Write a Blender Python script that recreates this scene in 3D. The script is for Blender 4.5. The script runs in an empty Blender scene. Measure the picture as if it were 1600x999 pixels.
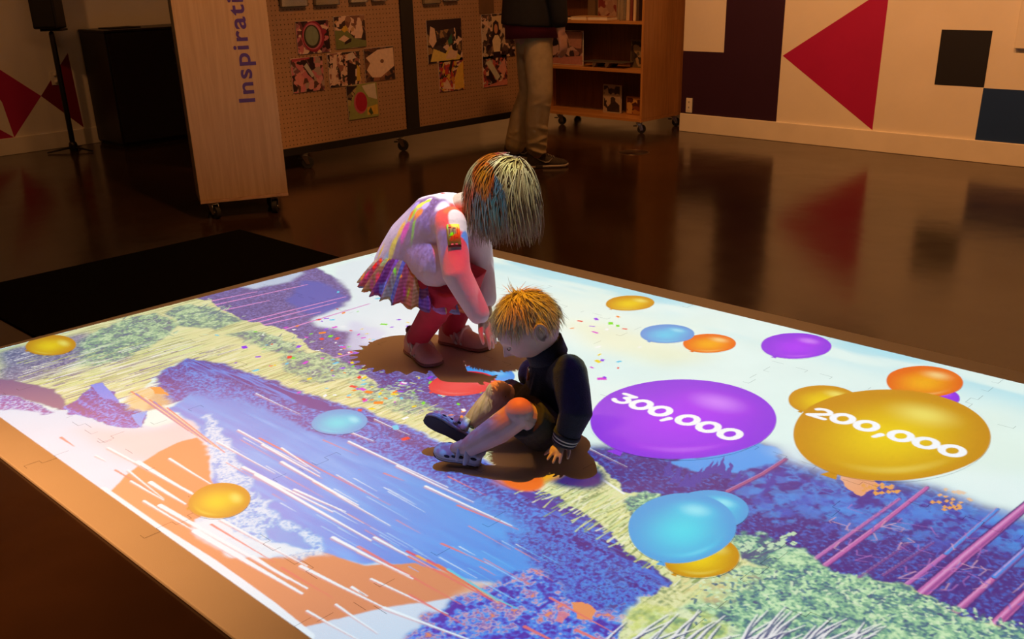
import bpy, bmesh, math, random
import numpy as np
from mathutils import Vector, Matrix, Quaternion

# ================================================================ camera (room axes: X along the mat, Y towards the mural wall, Z up)
FPX = 1543.65                                     # focal length for a 1600 x 999 frame, in pixels
_p, _r, _y, _cx, _cy = .3991, -.0268, -.7761, -.4212, 5.1685
_f0 = np.array([0, math.cos(_p), -math.sin(_p)]); _u0 = np.array([0, math.sin(_p), math.cos(_p)]); _r0 = np.array([1., 0, 0])
_rr = math.cos(_r) * _r0 + math.sin(_r) * _u0; _uu = -math.sin(_r) * _r0 + math.cos(_r) * _u0
_Rz = np.array([[math.cos(_y), math.sin(_y), 0], [-math.sin(_y), math.cos(_y), 0], [0, 0, 1]])
FW, RR, UP = _Rz @ _f0, _Rz @ _rr, _Rz @ _uu
CAM = _Rz @ np.array([-_cx, -_cy, 1.3])
FH = np.array([FW[0], FW[1], 0]); FH /= np.linalg.norm(FH); RH = np.array([FH[1], -FH[0], 0])

scene = bpy.context.scene
col = scene.collection
cam_data = bpy.data.cameras.new('camera'); cam = bpy.data.objects.new('camera', cam_data); col.objects.link(cam)
cam_data.sensor_width = 36; cam_data.lens = FPX / 1600 * 36; cam_data.shift_y = (600 - 499.5) / 1600; cam_data.clip_start = .02
M = Matrix.Identity(4)
for k, v in enumerate((RR, UP, -FW)):
    for i in range(3): M[i][k] = v[i]
for i in range(3): M[i][3] = CAM[i]
cam.matrix_world = M
scene.camera = cam

# ================================================================ exposure, world, lamps
scene.view_settings.view_transform = 'Standard'; scene.view_settings.look = 'None'
scene.view_settings.exposure = 0; scene.view_settings.gamma = 1; scene.view_settings.use_curve_mapping = False
world = bpy.data.worlds.new('world'); scene.world = world; world.use_nodes = True
world.node_tree.nodes['Background'].inputs[0].default_value = (1, .5, .22, 1)
world.node_tree.nodes['Background'].inputs[1].default_value = .012

WARM = (1.0, .40, .115)
def area(name, loc, target, size, power, color=WARM, size_y=None, spread=180):
    d = bpy.data.lights.new(name, 'AREA'); o = bpy.data.objects.new(name, d); col.objects.link(o)
    d.energy = power; d.color = color; d.size = size; d.spread = math.radians(spread)
    if size_y: d.shape = 'RECTANGLE'; d.size_y = size_y
    o.location = loc; o.rotation_euler = (Vector(target) - Vector(loc)).to_track_quat('-Z', 'Y').to_euler()
    return o
def spot(name, loc, target, power, angle, blend=.6, color=WARM, radius=.06):
    d = bpy.data.lights.new(name, 'SPOT'); o = bpy.data.objects.new(name, d); col.objects.link(o)
    d.energy = power; d.color = color; d.spot_size = math.radians(angle); d.spot_blend = blend; d.shadow_soft_size = radius
    o.location = loc; o.rotation_euler = (Vector(target) - Vector(loc)).to_track_quat('-Z', 'Y').to_euler()
    return o
for x, y, w in ((-3.9, 2.9, 130), (-2.6, 3.0, 90), (-.6, 1.5, 150), (.9, 1.5, 155), (2.4, 1.5, 150), (3.9, 1.5, 150)):   # track of wall washers along the mural wall
    spot('wall_washer_lamp', (x, y, 3.0), (x + .1, 3.7 if x > -1 else 5.0, .75), w, 84, .9)
spot('unseen_spot_lamp', (.9, -4.5, 3.0), (1.25, -3.36, 0), 780, 50, 1.)
spot('unseen_spot_lamp', (.2, 1.1, 3.0), (-2.0, 1.6, .6), 100, 74, .9)  # unseen spot added to warm the pegboard
spot('unseen_spot_lamp', (.9, -.9, 3.0), (-1.25, -.35, .85), 150, 34, .8)  # unseen spot added to warm the sign board
spot('unseen_spot_lamp', (-2.6, -1.8, 3.0), (-4.7, .1, .8), 50, 84, 1.)
area('ambient_fill_lamp', (1.0, -.6, 3.1), (1.0, -.6, 0), 2.6, 28, WARM, 2.6)  # wide lamp added as warm ambient fill over the mat
spot('unseen_spot_lamp', (.1, -2.3, 3.1), (1.6, -1.25, .2), 75, 36, 1., radius=.35)  # soft fill added to lift the shade around the children

FLOOR = -.012                                     # the floor lies one mat thickness under the mat's top, which is z = 0

# ================================================================ photograph -> place
def ray(x, y): return FW + (x - 800) / FPX * RR - (y - 600) / FPX * UP
def pz(x, y, z=0): d = ray(x, y); return CAM + d * ((z - CAM[2]) / d[2])
def px(x, y, X): d = ray(x, y); return CAM + d * ((X - CAM[0]) / d[0])
def py(x, y, Y): d = ray(x, y); return CAM + d * ((Y - CAM[1]) / d[1])
def pf(x, y, D): d = ray(x, y); return CAM + d * (D / (d @ FH))            # at horizontal distance D ahead of the camera
def P3(R, D, Z): return np.array([CAM[0], CAM[1], 0]) + R * RH + D * FH + np.array([0, 0, Z])

# ================================================================ helpers
def link(o, parent=None):
    col.objects.link(o)
    if parent is not None:
        o.parent = parent
        o.matrix_parent_inverse = Matrix.Translation(-Vector(parent.location)) if parent.type == 'EMPTY' and parent.parent is None else Matrix.Identity(4)
    return o
def tag(o, label=None, cat=None, group=None, kind=None):
    if label: o['label'] = label
    if cat: o['category'] = cat
    if group: o['group'] = group
    if kind: o['kind'] = kind
    return o
def thing(name, loc, label, cat, group=None):
    o = bpy.data.objects.new(name, None); o.empty_display_size = .05; col.objects.link(o)
    o.location = Vector([float(v) for v in loc]); return tag(o, label, cat, group)

class MB:
    """collects shapes in world coordinates and links them as ONE mesh object"""
    def __init__(s): s.v = []; s.f = []; s.m = []; s.mats = []; s.sm = []
    def mi(s, m):
        if m not in s.mats: s.mats.append(m)
        return s.mats.index(m)
    def add(s, verts, faces, m, smooth=False):
        n = len(s.v); k = s.mi(m)
        s.v += [tuple(float(c) for c in v) for v in verts]
        for f in faces: s.f.append([i + n for i in f]); s.m.append(k); s.sm.append(smooth)
        return s
    def box(s, lo, hi, m, bev=0., M=None):
        bm = bmesh.new(); bmesh.ops.create_cube(bm, size=1)
        lo = Vector(lo); hi = Vector(hi)
        for v in bm.verts: v.co = Vector([lo[i] + (v.co[i] + .5) * (hi[i] - lo[i]) for i in range(3)])
        if bev > 0: bmesh.ops.bevel(bm, geom=bm.edges[:], offset=bev, segments=2, affect='EDGES', profile=.5)
        if M is not None:
            for v in bm.verts: v.co = M @ v.co
        bm.verts.index_update()
        s.add([v.co[:] for v in bm.verts], [[v.index for v in f.verts] for f in bm.faces], m); bm.free(); return s
    def tube(s, pts, rad, m, seg=12, cap=True, flat=1., up=None, smooth=True):
        pts = [np.asarray(p, float) for p in pts]; n = len(pts)
        rad = [rad] * n if not hasattr(rad, '__len__') else list(rad)
        T = [pts[min(i + 1, n - 1)] - pts[max(i - 1, 0)] for i in range(n)]
        T = [t / (np.linalg.norm(t) + 1e-9) for t in T]
        a = np.array(up, float) if up is not None else (np.array([0, 0, 1.]) if abs(T[0][2]) < .9 else np.array([1., 0, 0]))
        V = []; F = []
        def ring(c, t, r, a):
            b = np.cross(t, a); b /= np.linalg.norm(b) + 1e-9; a2 = np.cross(b, t)
            for k in range(seg):
                th = 2 * math.pi * k / seg
                V.append(c + r * (math.cos(th) * b + flat * math.sin(th) * a2))
            return a2
        rows = []
        if cap:
            for q in (80, 55, 28): rows.append((pts[0] - T[0] * rad[0] * math.sin(math.radians(q)), T[0], rad[0] * math.cos(math.radians(q))))
        for i in range(n): rows.append((pts[i], T[i], rad[i]))
        if cap:
            for q in (28, 55, 80): rows.append((pts[-1] + T[-1] * rad[-1] * math.sin(math.radians(q)), T[-1], rad[-1] * math.cos(math.radians(q))))
        for c, t, r in rows: a = ring(c, t, r, a)
        R = len(rows)
        for i in range(R - 1):
            for k in range(seg):
                F.append([i * seg + k, i * seg + (k + 1) % seg, (i + 1) * seg + (k + 1) % seg, (i + 1) * seg + k])
        F.append(list(range(seg))[::-1]); F.append([(R - 1) * seg + k for k in range(seg)])
        return s.add(V, F, m, smooth)
    def ell(s, c, r, m, A=None, seg=24, rows=14):
        A = np.eye(3) if A is None else np.asarray(A)                # columns = axes
        V = []; F = []
        for i in range(1, rows):
            t = math.pi * i / rows
            for k in range(seg):
                p = 2 * math.pi * k / seg
                V.append(np.asarray(c) + A @ (np.array([math.sin(t) * math.cos(p), math.sin(t) * math.sin(p), math.cos(t)]) * r))
        V.append(np.asarray(c) + A @ np.array([0, 0, r[2]])); V.append(np.asarray(c) - A @ np.array([0, 0, r[2]]))
        for i in range(rows - 2):
            for k in range(seg): F.append([i * seg + k, (i + 1) * seg + k, (i + 1) * seg + (k + 1) % seg, i * seg + (k + 1) % seg])
        a, b = len(V) - 2, len(V) - 1
        for k in range(seg):
            F.append([a, k, (k + 1) % seg]); F.append([b, (rows - 2) * seg + (k + 1) % seg, (rows - 2) * seg + k])
        return s.add(V, F, m, True)
    def loft(s, rings, m, caps=True, smooth=True):
        n = len(rings[0]); V = [p for r in rings for p in r]; F = []
        for i in range(len(rings) - 1):
            for k in range(n): F.append([i * n + k, i * n + (k + 1) % n, (i + 1) * n + (k + 1) % n, (i + 1) * n + k])
        if caps: F.append(list(range(n))[::-1]); F.append([(len(rings) - 1) * n + k for k in range(n)])
        return s.add(V, F, m, smooth)
    def prism(s, pts, off, m, back=True):
        """flat outline (3D points) pushed along off"""
        n = len(pts); V = [np.asarray(p, float) for p in pts]; V += [p + np.asarray(off, float) for p in V[:n]]
        F = [list(range(n, 2 * n))] + ([list(range(n))[::-1]] if back else [])
        for k in range(n): F.append([k, (k + 1) % n, n + (k + 1) % n, n + k])
        return s.add(V, F, m)
    def build(s, name, parent=None, voxel=0, smooth=0, bevel=0, subsurf=0, fix=True):
        me = bpy.data.meshes.new(name); me.from_pydata(s.v, [], s.f)
        for m in s.mats: me.materials.append(m)
        me.polygons.foreach_set('material_index', s.m); me.polygons.foreach_set('use_smooth', s.sm)
        me.update()
        if fix:
            bm = bmesh.new(); bm.from_mesh(me); bmesh.ops.recalc_face_normals(bm, faces=bm.faces); bm.to_mesh(me); bm.free()
        o = bpy.data.objects.new(name, me); link(o, parent)
        if voxel:
            r = o.modifiers.new('skin', 'REMESH'); r.mode = 'VOXEL'; r.voxel_size = voxel; r.use_smooth_shade = True
        if smooth:
            r = o.modifiers.new('soft', 'SMOOTH'); r.factor = .5; r.iterations = smooth
        if bevel:
            r = o.modifiers.new('edge', 'BEVEL'); r.width = bevel; r.segments = 2; r.limit_method = 'ANGLE'
        if subsurf:
            r = o.modifiers.new('round', 'SUBSURF'); r.levels = subsurf; r.render_levels = subsurf
        return o

# ================================================================ materials
def srgb(c):
    c = np.asarray(c, float) / 255.0
    return tuple(np.where(c <= .04045, c / 12.92, ((c + .055) / 1.055) ** 2.4))
def newmat(name):
    m = bpy.data.materials.new(name); m.use_nodes = True
    nt = m.node_tree; return m, nt, nt.nodes['Principled BSDF']
def mat(name, c, rough=.6, metal=0, var=.12, scale=14, bump=0, bscale=200, coat=0, stretch=None, spec=.5, sheen=0, trans=0):
    m, nt, b = newmat(name)
    tc = nt.nodes.new('ShaderNodeTexCoord'); mp = nt.nodes.new('ShaderNodeMapping'); nt.links.new(tc.outputs['Object'], mp.inputs[0])
    if stretch: mp.inputs['Scale'].default_value = stretch
    n = nt.nodes.new('ShaderNodeTexNoise'); n.inputs['Scale'].default_value = scale; n.inputs['Detail'].default_value = 4; nt.links.new(mp.outputs[0], n.inputs[0])
    r = nt.nodes.new('ShaderNodeValToRGB'); nt.links.new(n.outputs[0], r.inputs[0])
    r.color_ramp.elements[0].position = .3; r.color_ramp.elements[1].position = .7
    r.color_ramp.elements[0].color = (*[max(0, v * (1 - var)) for v in c], 1); r.color_ramp.elements[1].color = (*[min(1, v * (1 + var)) for v in c], 1)
    nt.links.new(r.outputs[0], b.inputs['Base Color'])
    b.inputs['Roughness'].default_value = rough; b.inputs['Metallic'].default_value = metal; b.inputs['Specular IOR Level'].default_value = spec
    if coat: b.inputs['Coat Weight'].default_value = coat
    if sheen: b.inputs['Sheen Weight'].default_value = sheen
    if trans: b.inputs['Transmission Weight'].default_value = trans
    if bump:
        n2 = nt.nodes.new('ShaderNodeTexNoise'); n2.inputs['Scale'].default_value = bscale; nt.links.new(mp.outputs[0], n2.inputs[0])
        bp = nt.nodes.new('ShaderNodeBump'); bp.inputs['Strength'].default_value = bump; bp.inputs['Distance'].default_value = .01
        nt.links.new(n2.outputs[0], bp.inputs['Height']); nt.links.new(bp.outputs[0], b.inputs['Normal'])
    return m
def wood(name, c1, c2, rough=.45, axis=2, scale=26):
    m, nt, b = newmat(name)
    tc = nt.nodes.new('ShaderNodeTexCoord'); mp = nt.nodes.new('ShaderNodeMapping'); nt.links.new(tc.outputs['Object'], mp.inputs[0])
    s = [scale, scale, scale]; s[axis] = scale * .05; mp.inputs['Scale'].default_value = s
    n = nt.nodes.new('ShaderNodeTexNoise'); n.inputs['Scale'].default_value = 2.2; n.inputs['Detail'].default_value = 7; n.inputs['Distortion'].default_value = .6
    nt.links.new(mp.outputs[0], n.inputs[0])
    r = nt.nodes.new('ShaderNodeValToRGB'); nt.links.new(n.outputs[0], r.inputs[0])
    r.color_ramp.elements[0].position = .35; r.color_ramp.elements[1].position = .65
    r.color_ramp.elements[0].color = (*c1, 1); r.color_ramp.elements[1].color = (*c2, 1)
    nt.links.new(r.outputs[0], b.inputs['Base Color']); b.inputs['Roughness'].default_value = rough
    return m

m_wall = mat('painted_wall', (.80, .76, .70), .62, var=.03, scale=3, bump=.03, bscale=180)
m_trim = mat('painted_trim', (.80, .76, .70), .45, var=.04, scale=6)
m_crimson = mat('crimson_paint', (.44, .006, .095), .5, var=.04, scale=4)
m_maroon = mat('dark_crimson_paint', (.20, .004, .018), .5, var=.05, scale=4)
m_purple = mat('deep_purple_paint', (.035, .010, .035), .45, var=.06, scale=4)
m_charcoal = mat('charcoal_paint', (.011, .011, .017), .5, var=.06, scale=4)
m_teal = mat('dark_blue_paint', (.010, .042, .18), .5, var=.06, scale=4)
m_white = mat('white_plastic', (.78, .76, .72), .4, var=.02)
m_black = mat('matt_black', (.006, .006, .006), .55, var=.2)
m_rubber = mat('black_rubber', (.012, .011, .011), .7, var=.2)
m_chrome = mat('chrome', (.75, .73, .70), .16, 1, var=.03)
m_blackmetal = mat('black_metal', (.008, .008, .008), .4, .0, var=.1)
m_ceiling = mat('dark_ceiling', (.03, .026, .024), .9)

def floor_material():
    m, nt, b = newmat('polished_dark_floor')
    tc = nt.nodes.new('ShaderNodeTexCoord')
    n = nt.nodes.new('ShaderNodeTexNoise'); n.inputs['Scale'].default_value = 1.6; n.inputs['Detail'].default_value = 6; nt.links.new(tc.outputs['Object'], n.inputs[0])
    r = nt.nodes.new('ShaderNodeValToRGB'); nt.links.new(n.outputs[0], r.inputs[0])
    r.color_ramp.elements[0].position = .35; r.color_ramp.elements[1].position = .7
    r.color_ramp.elements[0].color = (.030, .0145, .0075, 1); r.color_ramp.elements[1].color = (.052, .025, .0125, 1)
    nt.links.new(r.outputs[0], b.inputs['Base Color'])
    n2 = nt.nodes.new('ShaderNodeTexNoise'); n2.inputs['Scale'].default_value = 3.5; n2.inputs['Detail'].default_value = 3; nt.links.new(tc.outputs['Object'], n2.inputs[0])
    mr = nt.nodes.new('ShaderNodeMapRange'); mr.inputs['To Min'].default_value = .11; mr.inputs['To Max'].default_value = .23; nt.links.new(n2.outputs[0], mr.inputs[0])
    nt.links.new(mr.outputs[0], b.inputs['Roughness'])
    n3 = nt.nodes.new('ShaderNodeTexNoise'); n3.inputs['Scale'].default_value = 5; n3.inputs['Detail'].default_value = 2; nt.links.new(tc.outputs['Object'], n3.inputs[0])
    bp = nt.nodes.new('ShaderNodeBump'); bp.inputs['Strength'].default_value = .05; bp.inputs['Distance'].default_value = .02
    nt.links.new(n3.outputs[0], bp.inputs['Height']); nt.links.new(bp.outputs[0], b.inputs['Normal'])
    return m
m_floor = floor_material()

# ================================================================ the room
WY, WX = 3.735, -4.72                             # mural wall and far-left wall
mb = MB(); mb.box((WX - .1, -7, FLOOR - .1), (8, 5.1, FLOOR), m_floor); tag(mb.build('floor'), kind='structure')
mb = MB(); mb.box((WX - .1, -7, 3.3), (8, 5.1, 3.4), m_ceiling); tag(mb.build('ceiling'), kind='structure')
def wallpatch(mb, pts, m, wall='R', t=.0012):
    if wall == 'R': mb.prism([(x, WY, z) for x, z in pts], (0, -t, 0), m)
    else: mb.prism([(WX, y, z) for y, z in pts], (t, 0, 0), m)
WE, WB = -1.0, 5.0                                # the mural wall ends at WE; behind that the room is deeper
mb = MB(); mb.box((WE, WY, FLOOR), (8, WB + .1, 3.3), m_wall)
wallpatch(mb, [(WE, .10), (-.101, .10), (-.101, 1.62), (-.612, 1.62), (-.612, .632), (WE, .632)], m_purple)
wallpatch(mb, [(-.088, .627), (.686, .137), (.694, 1.115)], m_crimson)
wallpatch(mb, [(1.093, .480), (1.426, .480), (1.426, .839), (1.093, .839)], m_charcoal)
wallpatch(mb, [(1.420, .10), (2.2, .10), (2.2, .476), (1.424, .476)], m_teal)
wallpatch(mb, [(2.5, .9), (3.1, .5), (3.1, 1.3)], m_crimson); wallpatch(mb, [(.2, 1.5), (.9, 1.5), (.9, 2.1), (.2, 2.1)], m_teal)
tag(mb.build('wall_right'), kind='structure')
mb = MB(); mb.box((WX, WB, FLOOR), (WE, WB + .1, 3.3), m_wall); tag(mb.build('wall_back'), kind='structure')
mb = MB(); mb.box((WX - .1, -7, FLOOR), (WX, WB + .1, 3.3), m_wall)
wallpatch(mb, [(-.31, .12), (-.031, .419), (-.56, .86), (-.345, .40)], m_crimson, 'L')
wallpatch(mb, [(-.31, .12), (-.62, .12), (-.62, .36)], m_crimson, 'L')
wallpatch(mb, [(-.031, .419), (.270, .13), (.255, .735)], m_maroon, 'L')
tag(mb.build('wall_left'), kind='structure')
def baseboard(name, a, b):
    mb = MB(); mb.box(a, b, m_trim, .004); tag(mb.build(name), kind='structure')
baseboard('baseboard_right', (WE, WY - .016, FLOOR), (8, WY, .135))
baseboard('baseboard_back', (WX + .016, WB - .016, FLOOR), (WE, WB, .122))
baseboard('baseboard_left', (WX, -7, FLOOR), (WX + .016, WB, .122))
# wall fittings
t = thing('wall_outlet', (-.905, WY, .2), 'white electrical outlet low on the mural wall beside the wooden bookcase', 'outlet')
mb = MB(); mb.box((-.945, WY - .012, .145), (-.884, WY - .0014, .262), m_white, .003); mb.build('cover_plate', t)
mb = MB(); mb.box((-.930, WY - .0145, .16), (-.899, WY - .012, .247), m_trim, .001); mb.box((-.918, WY - .0152, .222), (-.915, WY - .0145, .236), m_black); mb.box((-.912, WY - .0152, .222), (-.909, WY - .0145, .236), m_black)
mb.box((-.918, WY - .0152, .180), (-.915, WY - .0145, .194), m_black); mb.box((-.912, WY - .0152, .180), (-.909, WY - .0145, .194), m_black); mb.build('socket', t)
t = thing('wall_panel', (1.85, WY, .85), 'pale panel fixed on the mural wall at the frame\'s right edge', 'panel')
mb = MB(); mb.box((1.585, WY - .03, .735), (2.2, WY - .001, 1.3), m_wall, .004); mb.build('board', t)
t = thing('wall_outlet', (WX, .115, .55), 'white electrical outlet on the left wall behind the thin black stand', 'outlet')
mb = MB(); mb.box((WX + .0014, .075, .495), (WX + .010, .145, .60), m_white, .002); mb.build('cover_plate', t)
for z in (.575, .520):
    mb = MB(); mb.tube([(WX + .010, .112, z), (WX + .016, .112, z)], .016, m_trim, 14, False); mb.build('socket', t)
# round floor cover
t = thing('floor_cover', (-.68, 2.68, FLOOR), 'round brown floor cover set flush in the polished floor', 'floor cover')
mb = MB(); c0 = np.array([-.675, 2.665, 0])
def ringpts(c, r, z, n=48): return [(c[0] + r * math.cos(2 * math.pi * k / n), c[1] + r * math.sin(2 * math.pi * k / n), z) for k in range(n)]
mb.loft([ringpts(c0, .120, FLOOR), ringpts(c0, .120, FLOOR + .002), ringpts(c0, .112, FLOOR + .002), ringpts(c0, .112, FLOOR)], m_trim if False else mat('brass_ring', (.16, .10, .06), .35, .6), False); mb.build('rim', t)
mb = MB(); mb.loft([ringpts(c0, .111, FLOOR), ringpts(c0, .111, FLOOR + .0012)], mat('cover_disc', (.022, .010, .006), .3)); mb.build('lid', t)

PROJ = np.array([1.9, -1.3, 2.9])      # the ceiling projector's lens
def onto(x, y, D):                      # where light that strikes a child there would else meet the mat
    p = pf(x, y, D)
    t = PROJ[2] / (PROJ[2] - p[2])
    s = PROJ + (p - PROJ) * t
    return np.array([s[0], -s[1]])
GOLD = ((240, 208, 30), (206, 146, 12), (248, 238, 120)); ORNG = ((246, 176, 24), (232, 112, 24), (252, 226, 150))
PURP = ((180, 44, 246), (150, 36, 226), (222, 150, 255)); AQUA = ((88, 220, 236), (72, 166, 222), (176, 244, 250))
AQUB = ((92, 206, 240), (72, 156, 220), (170, 236, 250))
RED = ((242, 92, 84), (230, 70, 66), (250, 150, 140)); BLUE = ((96, 178, 240), (76, 156, 232), (170, 214, 250))

BALLOONS = [  # centre u, v, half width, half height, tilt, colours; back to front
    (1.64, 1.205, .112, .10, .1, *BLUE), (1.545, 1.125, .07, .035, .2, *ORNG), (1.631, 1.303, .106, .118, .2, *RED), (1.69, 1.235, .05, .03, 0, *RED),
    (1.536, .252, .096, .108, .1, *GOLD), (2.05, .442, .094, .106, 0, *ORNG), (1.871, .457, .101, .109, 0, *AQUB),
    (2.303, .262, .12, .145, 0, *PURP), (2.865, .40, .075, .10, 0, *PURP), (2.789, .290, .114, .152, 0, *ORNG), (2.609, .64, .102, .126, .05, *GOLD),
    (2.870, .727, .263, .350, 0, *GOLD), (2.344, 1.04, .278, .312, 0, *PURP),
    (2.832, 1.662, .088, .101, 0, *GOLD), (2.728, 1.467, .096, .110, 0, *AQUA), (2.722, 1.58, .132, .174, -.35, *AQUA),
    (1.563, 1.768, .098, .086, .3, *AQUA), (1.723, 2.287, .104, .080, .3, *GOLD), (.141, 2.077, .137, .085, .1, *GOLD)]
NUMBERS = [('300,000', [(975.6, 624), (1002, 633), (1032, 643), (1040, 656), (1074.6, 657), (1107, 668), (1140.6, 679)]),
           ('200,000', [(1283, 646.6), (1317, 655), (1354, 666), (1371, 681.5), (1407.6, 682), (1447, 693), (1488, 705)])]
DIGIT, TEXT_DIR = .043, (1.0, 0.0)

# ---------------------------------------------------------------- the projector's slide, painted with numpy
PPM = 600                      # slide pixels per metre on the mat
SU, SV = 3.9, 2.6              # metres covered by the slide canvas (u along the mat, v across it)
NU, NV = int(SU * PPM), int(SV * PPM)
rng = np.random.RandomState(7)

def lin(c):
    c = np.asarray(c, float) / 255.0
    return np.where(c <= .04045, c / 12.92, ((c + .055) / 1.055) ** 2.4)

def uv(x, y):                  # a spot on the mat, read off the photograph, in metres
    p = pz(x, y)
    return np.array([p[0], -p[1]])

def noise(su, sv, octv=3, seed=0, gain=.5):
    r = np.random.RandomState(seed)
    out = np.zeros((NV, NU), np.float32); amp = 1.; tot = 0.
    for _ in range(octv):
        gu, gv = int(SU / su) + 3, int(SV / sv) + 3
        g = r.rand(gv, gu).astype(np.float32)
        x = np.arange(NU) / PPM / su; y = np.arange(NV) / PPM / sv
        xi = x.astype(int); yi = y.astype(int)
        fx = (x - xi).astype(np.float32); fy = (y - yi).astype(np.float32)
        fx = fx * fx * (3 - 2 * fx); fy = (fy * fy * (3 - 2 * fy))[:, None]
        a = g[yi]; b = g[yi + 1]
        row0 = a[:, xi] * (1 - fx) + a[:, xi + 1] * fx
        row1 = b[:, xi] * (1 - fx) + b[:, xi + 1] * fx
        out += amp * (row0 * (1 - fy) + row1 * fy); tot += amp
        amp *= gain; su /= 2; sv /= 2
        if su * PPM < 1 or sv * PPM < 1: break
    out /= tot
    return out

def sstep(a, b, x):
    t = np.clip((x - a) / (b - a), 0, 1)
    return t * t * (3 - 2 * t)

def paint_slide():
    S = np.zeros((NV, NU, 3), np.float32)          # linear light wanted on the mat
    UU = (np.arange(NU) + .5) / PPM
    VV = (np.arange(NV) + .5) / PPM
    n_w1 = noise(.12, .12, 4, 1) - .5
    n_w2 = noise(.12, .12, 4, 2) - .5
    n_f1 = noise(.03, .03, 3, 3) - .5
    n_f2 = noise(.03, .03, 3, 4) - .5
    grain = noise(.007, .007, 2, 5)
    fol = noise(.028, .028, 3, 6)
    blade = noise(.008, .11, 2, 8)                 # upright grass blades
    wavy = noise(.2, .02, 3, 9)
    big = noise(.35, .35, 3, 10)

    def box(pts, pad):
        p = np.array(pts)
        i0 = max(0, int((p[:, 0].min() - pad) * PPM)); i1 = min(NU, int((p[:, 0].max() + pad) * PPM) + 1)
        j0 = max(0, int((p[:, 1].min() - pad) * PPM)); j1 = min(NV, int((p[:, 1].max() + pad) * PPM) + 1)
        return i0, max(i0, i1), j0, max(j0, j1)

    def blur(m, r):
        r = int(r)
        if r < 1: return m
        for ax in (0, 1):
            for _ in range(2):
                pad = [(0, 0), (0, 0)]; pad[ax] = (r + 1, r)
                c = np.cumsum(np.pad(m, pad, mode='edge'), axis=ax)
                n = m.shape[ax]
                m = ((c[2 * r + 1:2 * r + 1 + n] - c[:n]) if ax == 0 else (c[:, 2 * r + 1:2 * r + 1 + n] - c[:, :n])) / (2 * r + 1)
        return m.astype(np.float32)

    def pmask(px_pts, warp=0., fine=0., feather=0., inuv=False):
        pts = px_pts if inuv else [uv(*q) for q in px_pts]
        pad = .04 + warp + feather * 3
        i0, i1, j0, j1 = box(pts, pad)
        X = np.broadcast_to(UU[None, i0:i1], (j1 - j0, i1 - i0)) + warp * n_w1[j0:j1, i0:i1] + fine * n_f1[j0:j1, i0:i1]
        Y = np.broadcast_to(VV[j0:j1, None], (j1 - j0, i1 - i0)) + warp * n_w2[j0:j1, i0:i1] + fine * n_f2[j0:j1, i0:i1]
        m = np.zeros(X.shape, bool)
        n = len(pts)
        for k in range(n):
            (x0, y0), (x1, y1) = pts[k], pts[(k + 1) % n]
            if abs(y1 - y0) < 1e-9: continue
            m ^= ((Y < y0) != (Y < y1)) & (X < (x1 - x0) * (Y - y0) / (y1 - y0) + x0)
        return (slice(j0, j1), slice(i0, i1)), blur(m.astype(np.float32), feather * PPM)

    def lay(sl, m, col, op=1.):
        col = np.asarray(col, np.float32)
        m = (m * op)[..., None]
        S[sl] = S[sl] * (1 - m) + col * m

    def poly(px_pts, col, warp=0., fine=0., feather=0., op=1.):
        sl, m = pmask(px_pts, warp, fine, feather)
        lay(sl, m, lin(col), op)

    def mix(sl, field, stops):                     # colours along a noise field
        f = field[sl]
        out = np.empty(f.shape + (3,), np.float32)
        xs = [s[0] for s in stops]; cs = np.array([lin(s[1]) for s in stops])
        for k in range(3): out[..., k] = np.interp(f, xs, cs[:, k])
        return out

    def texpoly(px_pts, field, stops, warp=.05, fine=.02, feather=0., op=1.):
        sl, m = pmask(px_pts, warp, fine, feather)
        lay(sl, m, mix(sl, field, stops), op)

    def stroke(pts_px, w0, w1, col, op=1., inuv=False, soft=.0012):
        pts = pts_px if inuv else [uv(*q) for q in pts_px]
        i0, i1, j0, j1 = box(pts, max(w0, w1) + .01)
        if i1 <= i0 or j1 <= j0: return
        X = UU[None, i0:i1]; Y = VV[j0:j1, None]
        m = np.zeros((j1 - j0, i1 - i0), np.float32); n = len(pts) - 1
        for k in range(n):
            (x0, y0), (x1, y1) = pts[k], pts[k + 1]
            L = (x1 - x0) ** 2 + (y1 - y0) ** 2 + 1e-12
            t = np.clip(((X - x0) * (x1 - x0) + (Y - y0) * (y1 - y0)) / L, 0, 1)
            d = np.hypot(X - x0 - t * (x1 - x0), Y - y0 - t * (y1 - y0))
            w = w0 + (w1 - w0) * (k + t) / n
            m = np.maximum(m, np.clip((w - d) / soft + .5, 0, 1))
        lay((slice(j0, j1), slice(i0, i1)), m, lin(col), op)

    ALL = (slice(0, NV), slice(0, NU))
    # ---- sky
    S[:] = lin((227, 245, 239))
    lay(ALL, sstep(.45, .75, big) * .45, lin((236, 246, 226)))
    edge = (1 - sstep(.10, .42, VV))[:, None] * sstep(.35, .6, noise(.5, .12, 3, 11))
    lay(ALL, edge * .8, lin((165, 222, 236)))
    poly([(880, 500), (960, 505), (1080, 540), (1120, 560), (1050, 575), (930, 540)], (236, 240, 205), .1, 0, .05, .8)

    # ---- forest on the right
    forest = [(700, 560), (800, 610), (900, 690), (1000, 700), (1130, 705), (1195, 690), (1250, 722), (1330, 745), (1420, 752), (1490, 772), (1560, 792),
              (1640, 815), (1800, 860), (2000, 1300), (1300, 1200), (1000, 900), (800, 750), (690, 660)]
    texpoly(forest, grain, [(.3, (80, 68, 132)), (.5, (86, 76, 140)), (.62, (92, 86, 156)), (.75, (104, 108, 190))], .07, .04, .02)
    crown = [(1150, 745), (1215, 700), (1260, 720), (1330, 750), (1420, 755), (1490, 775), (1570, 800), (1660, 830), (1640, 880), (1520, 850),
             (1440, 825), (1350, 810), (1260, 800), (1190, 790)]
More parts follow.
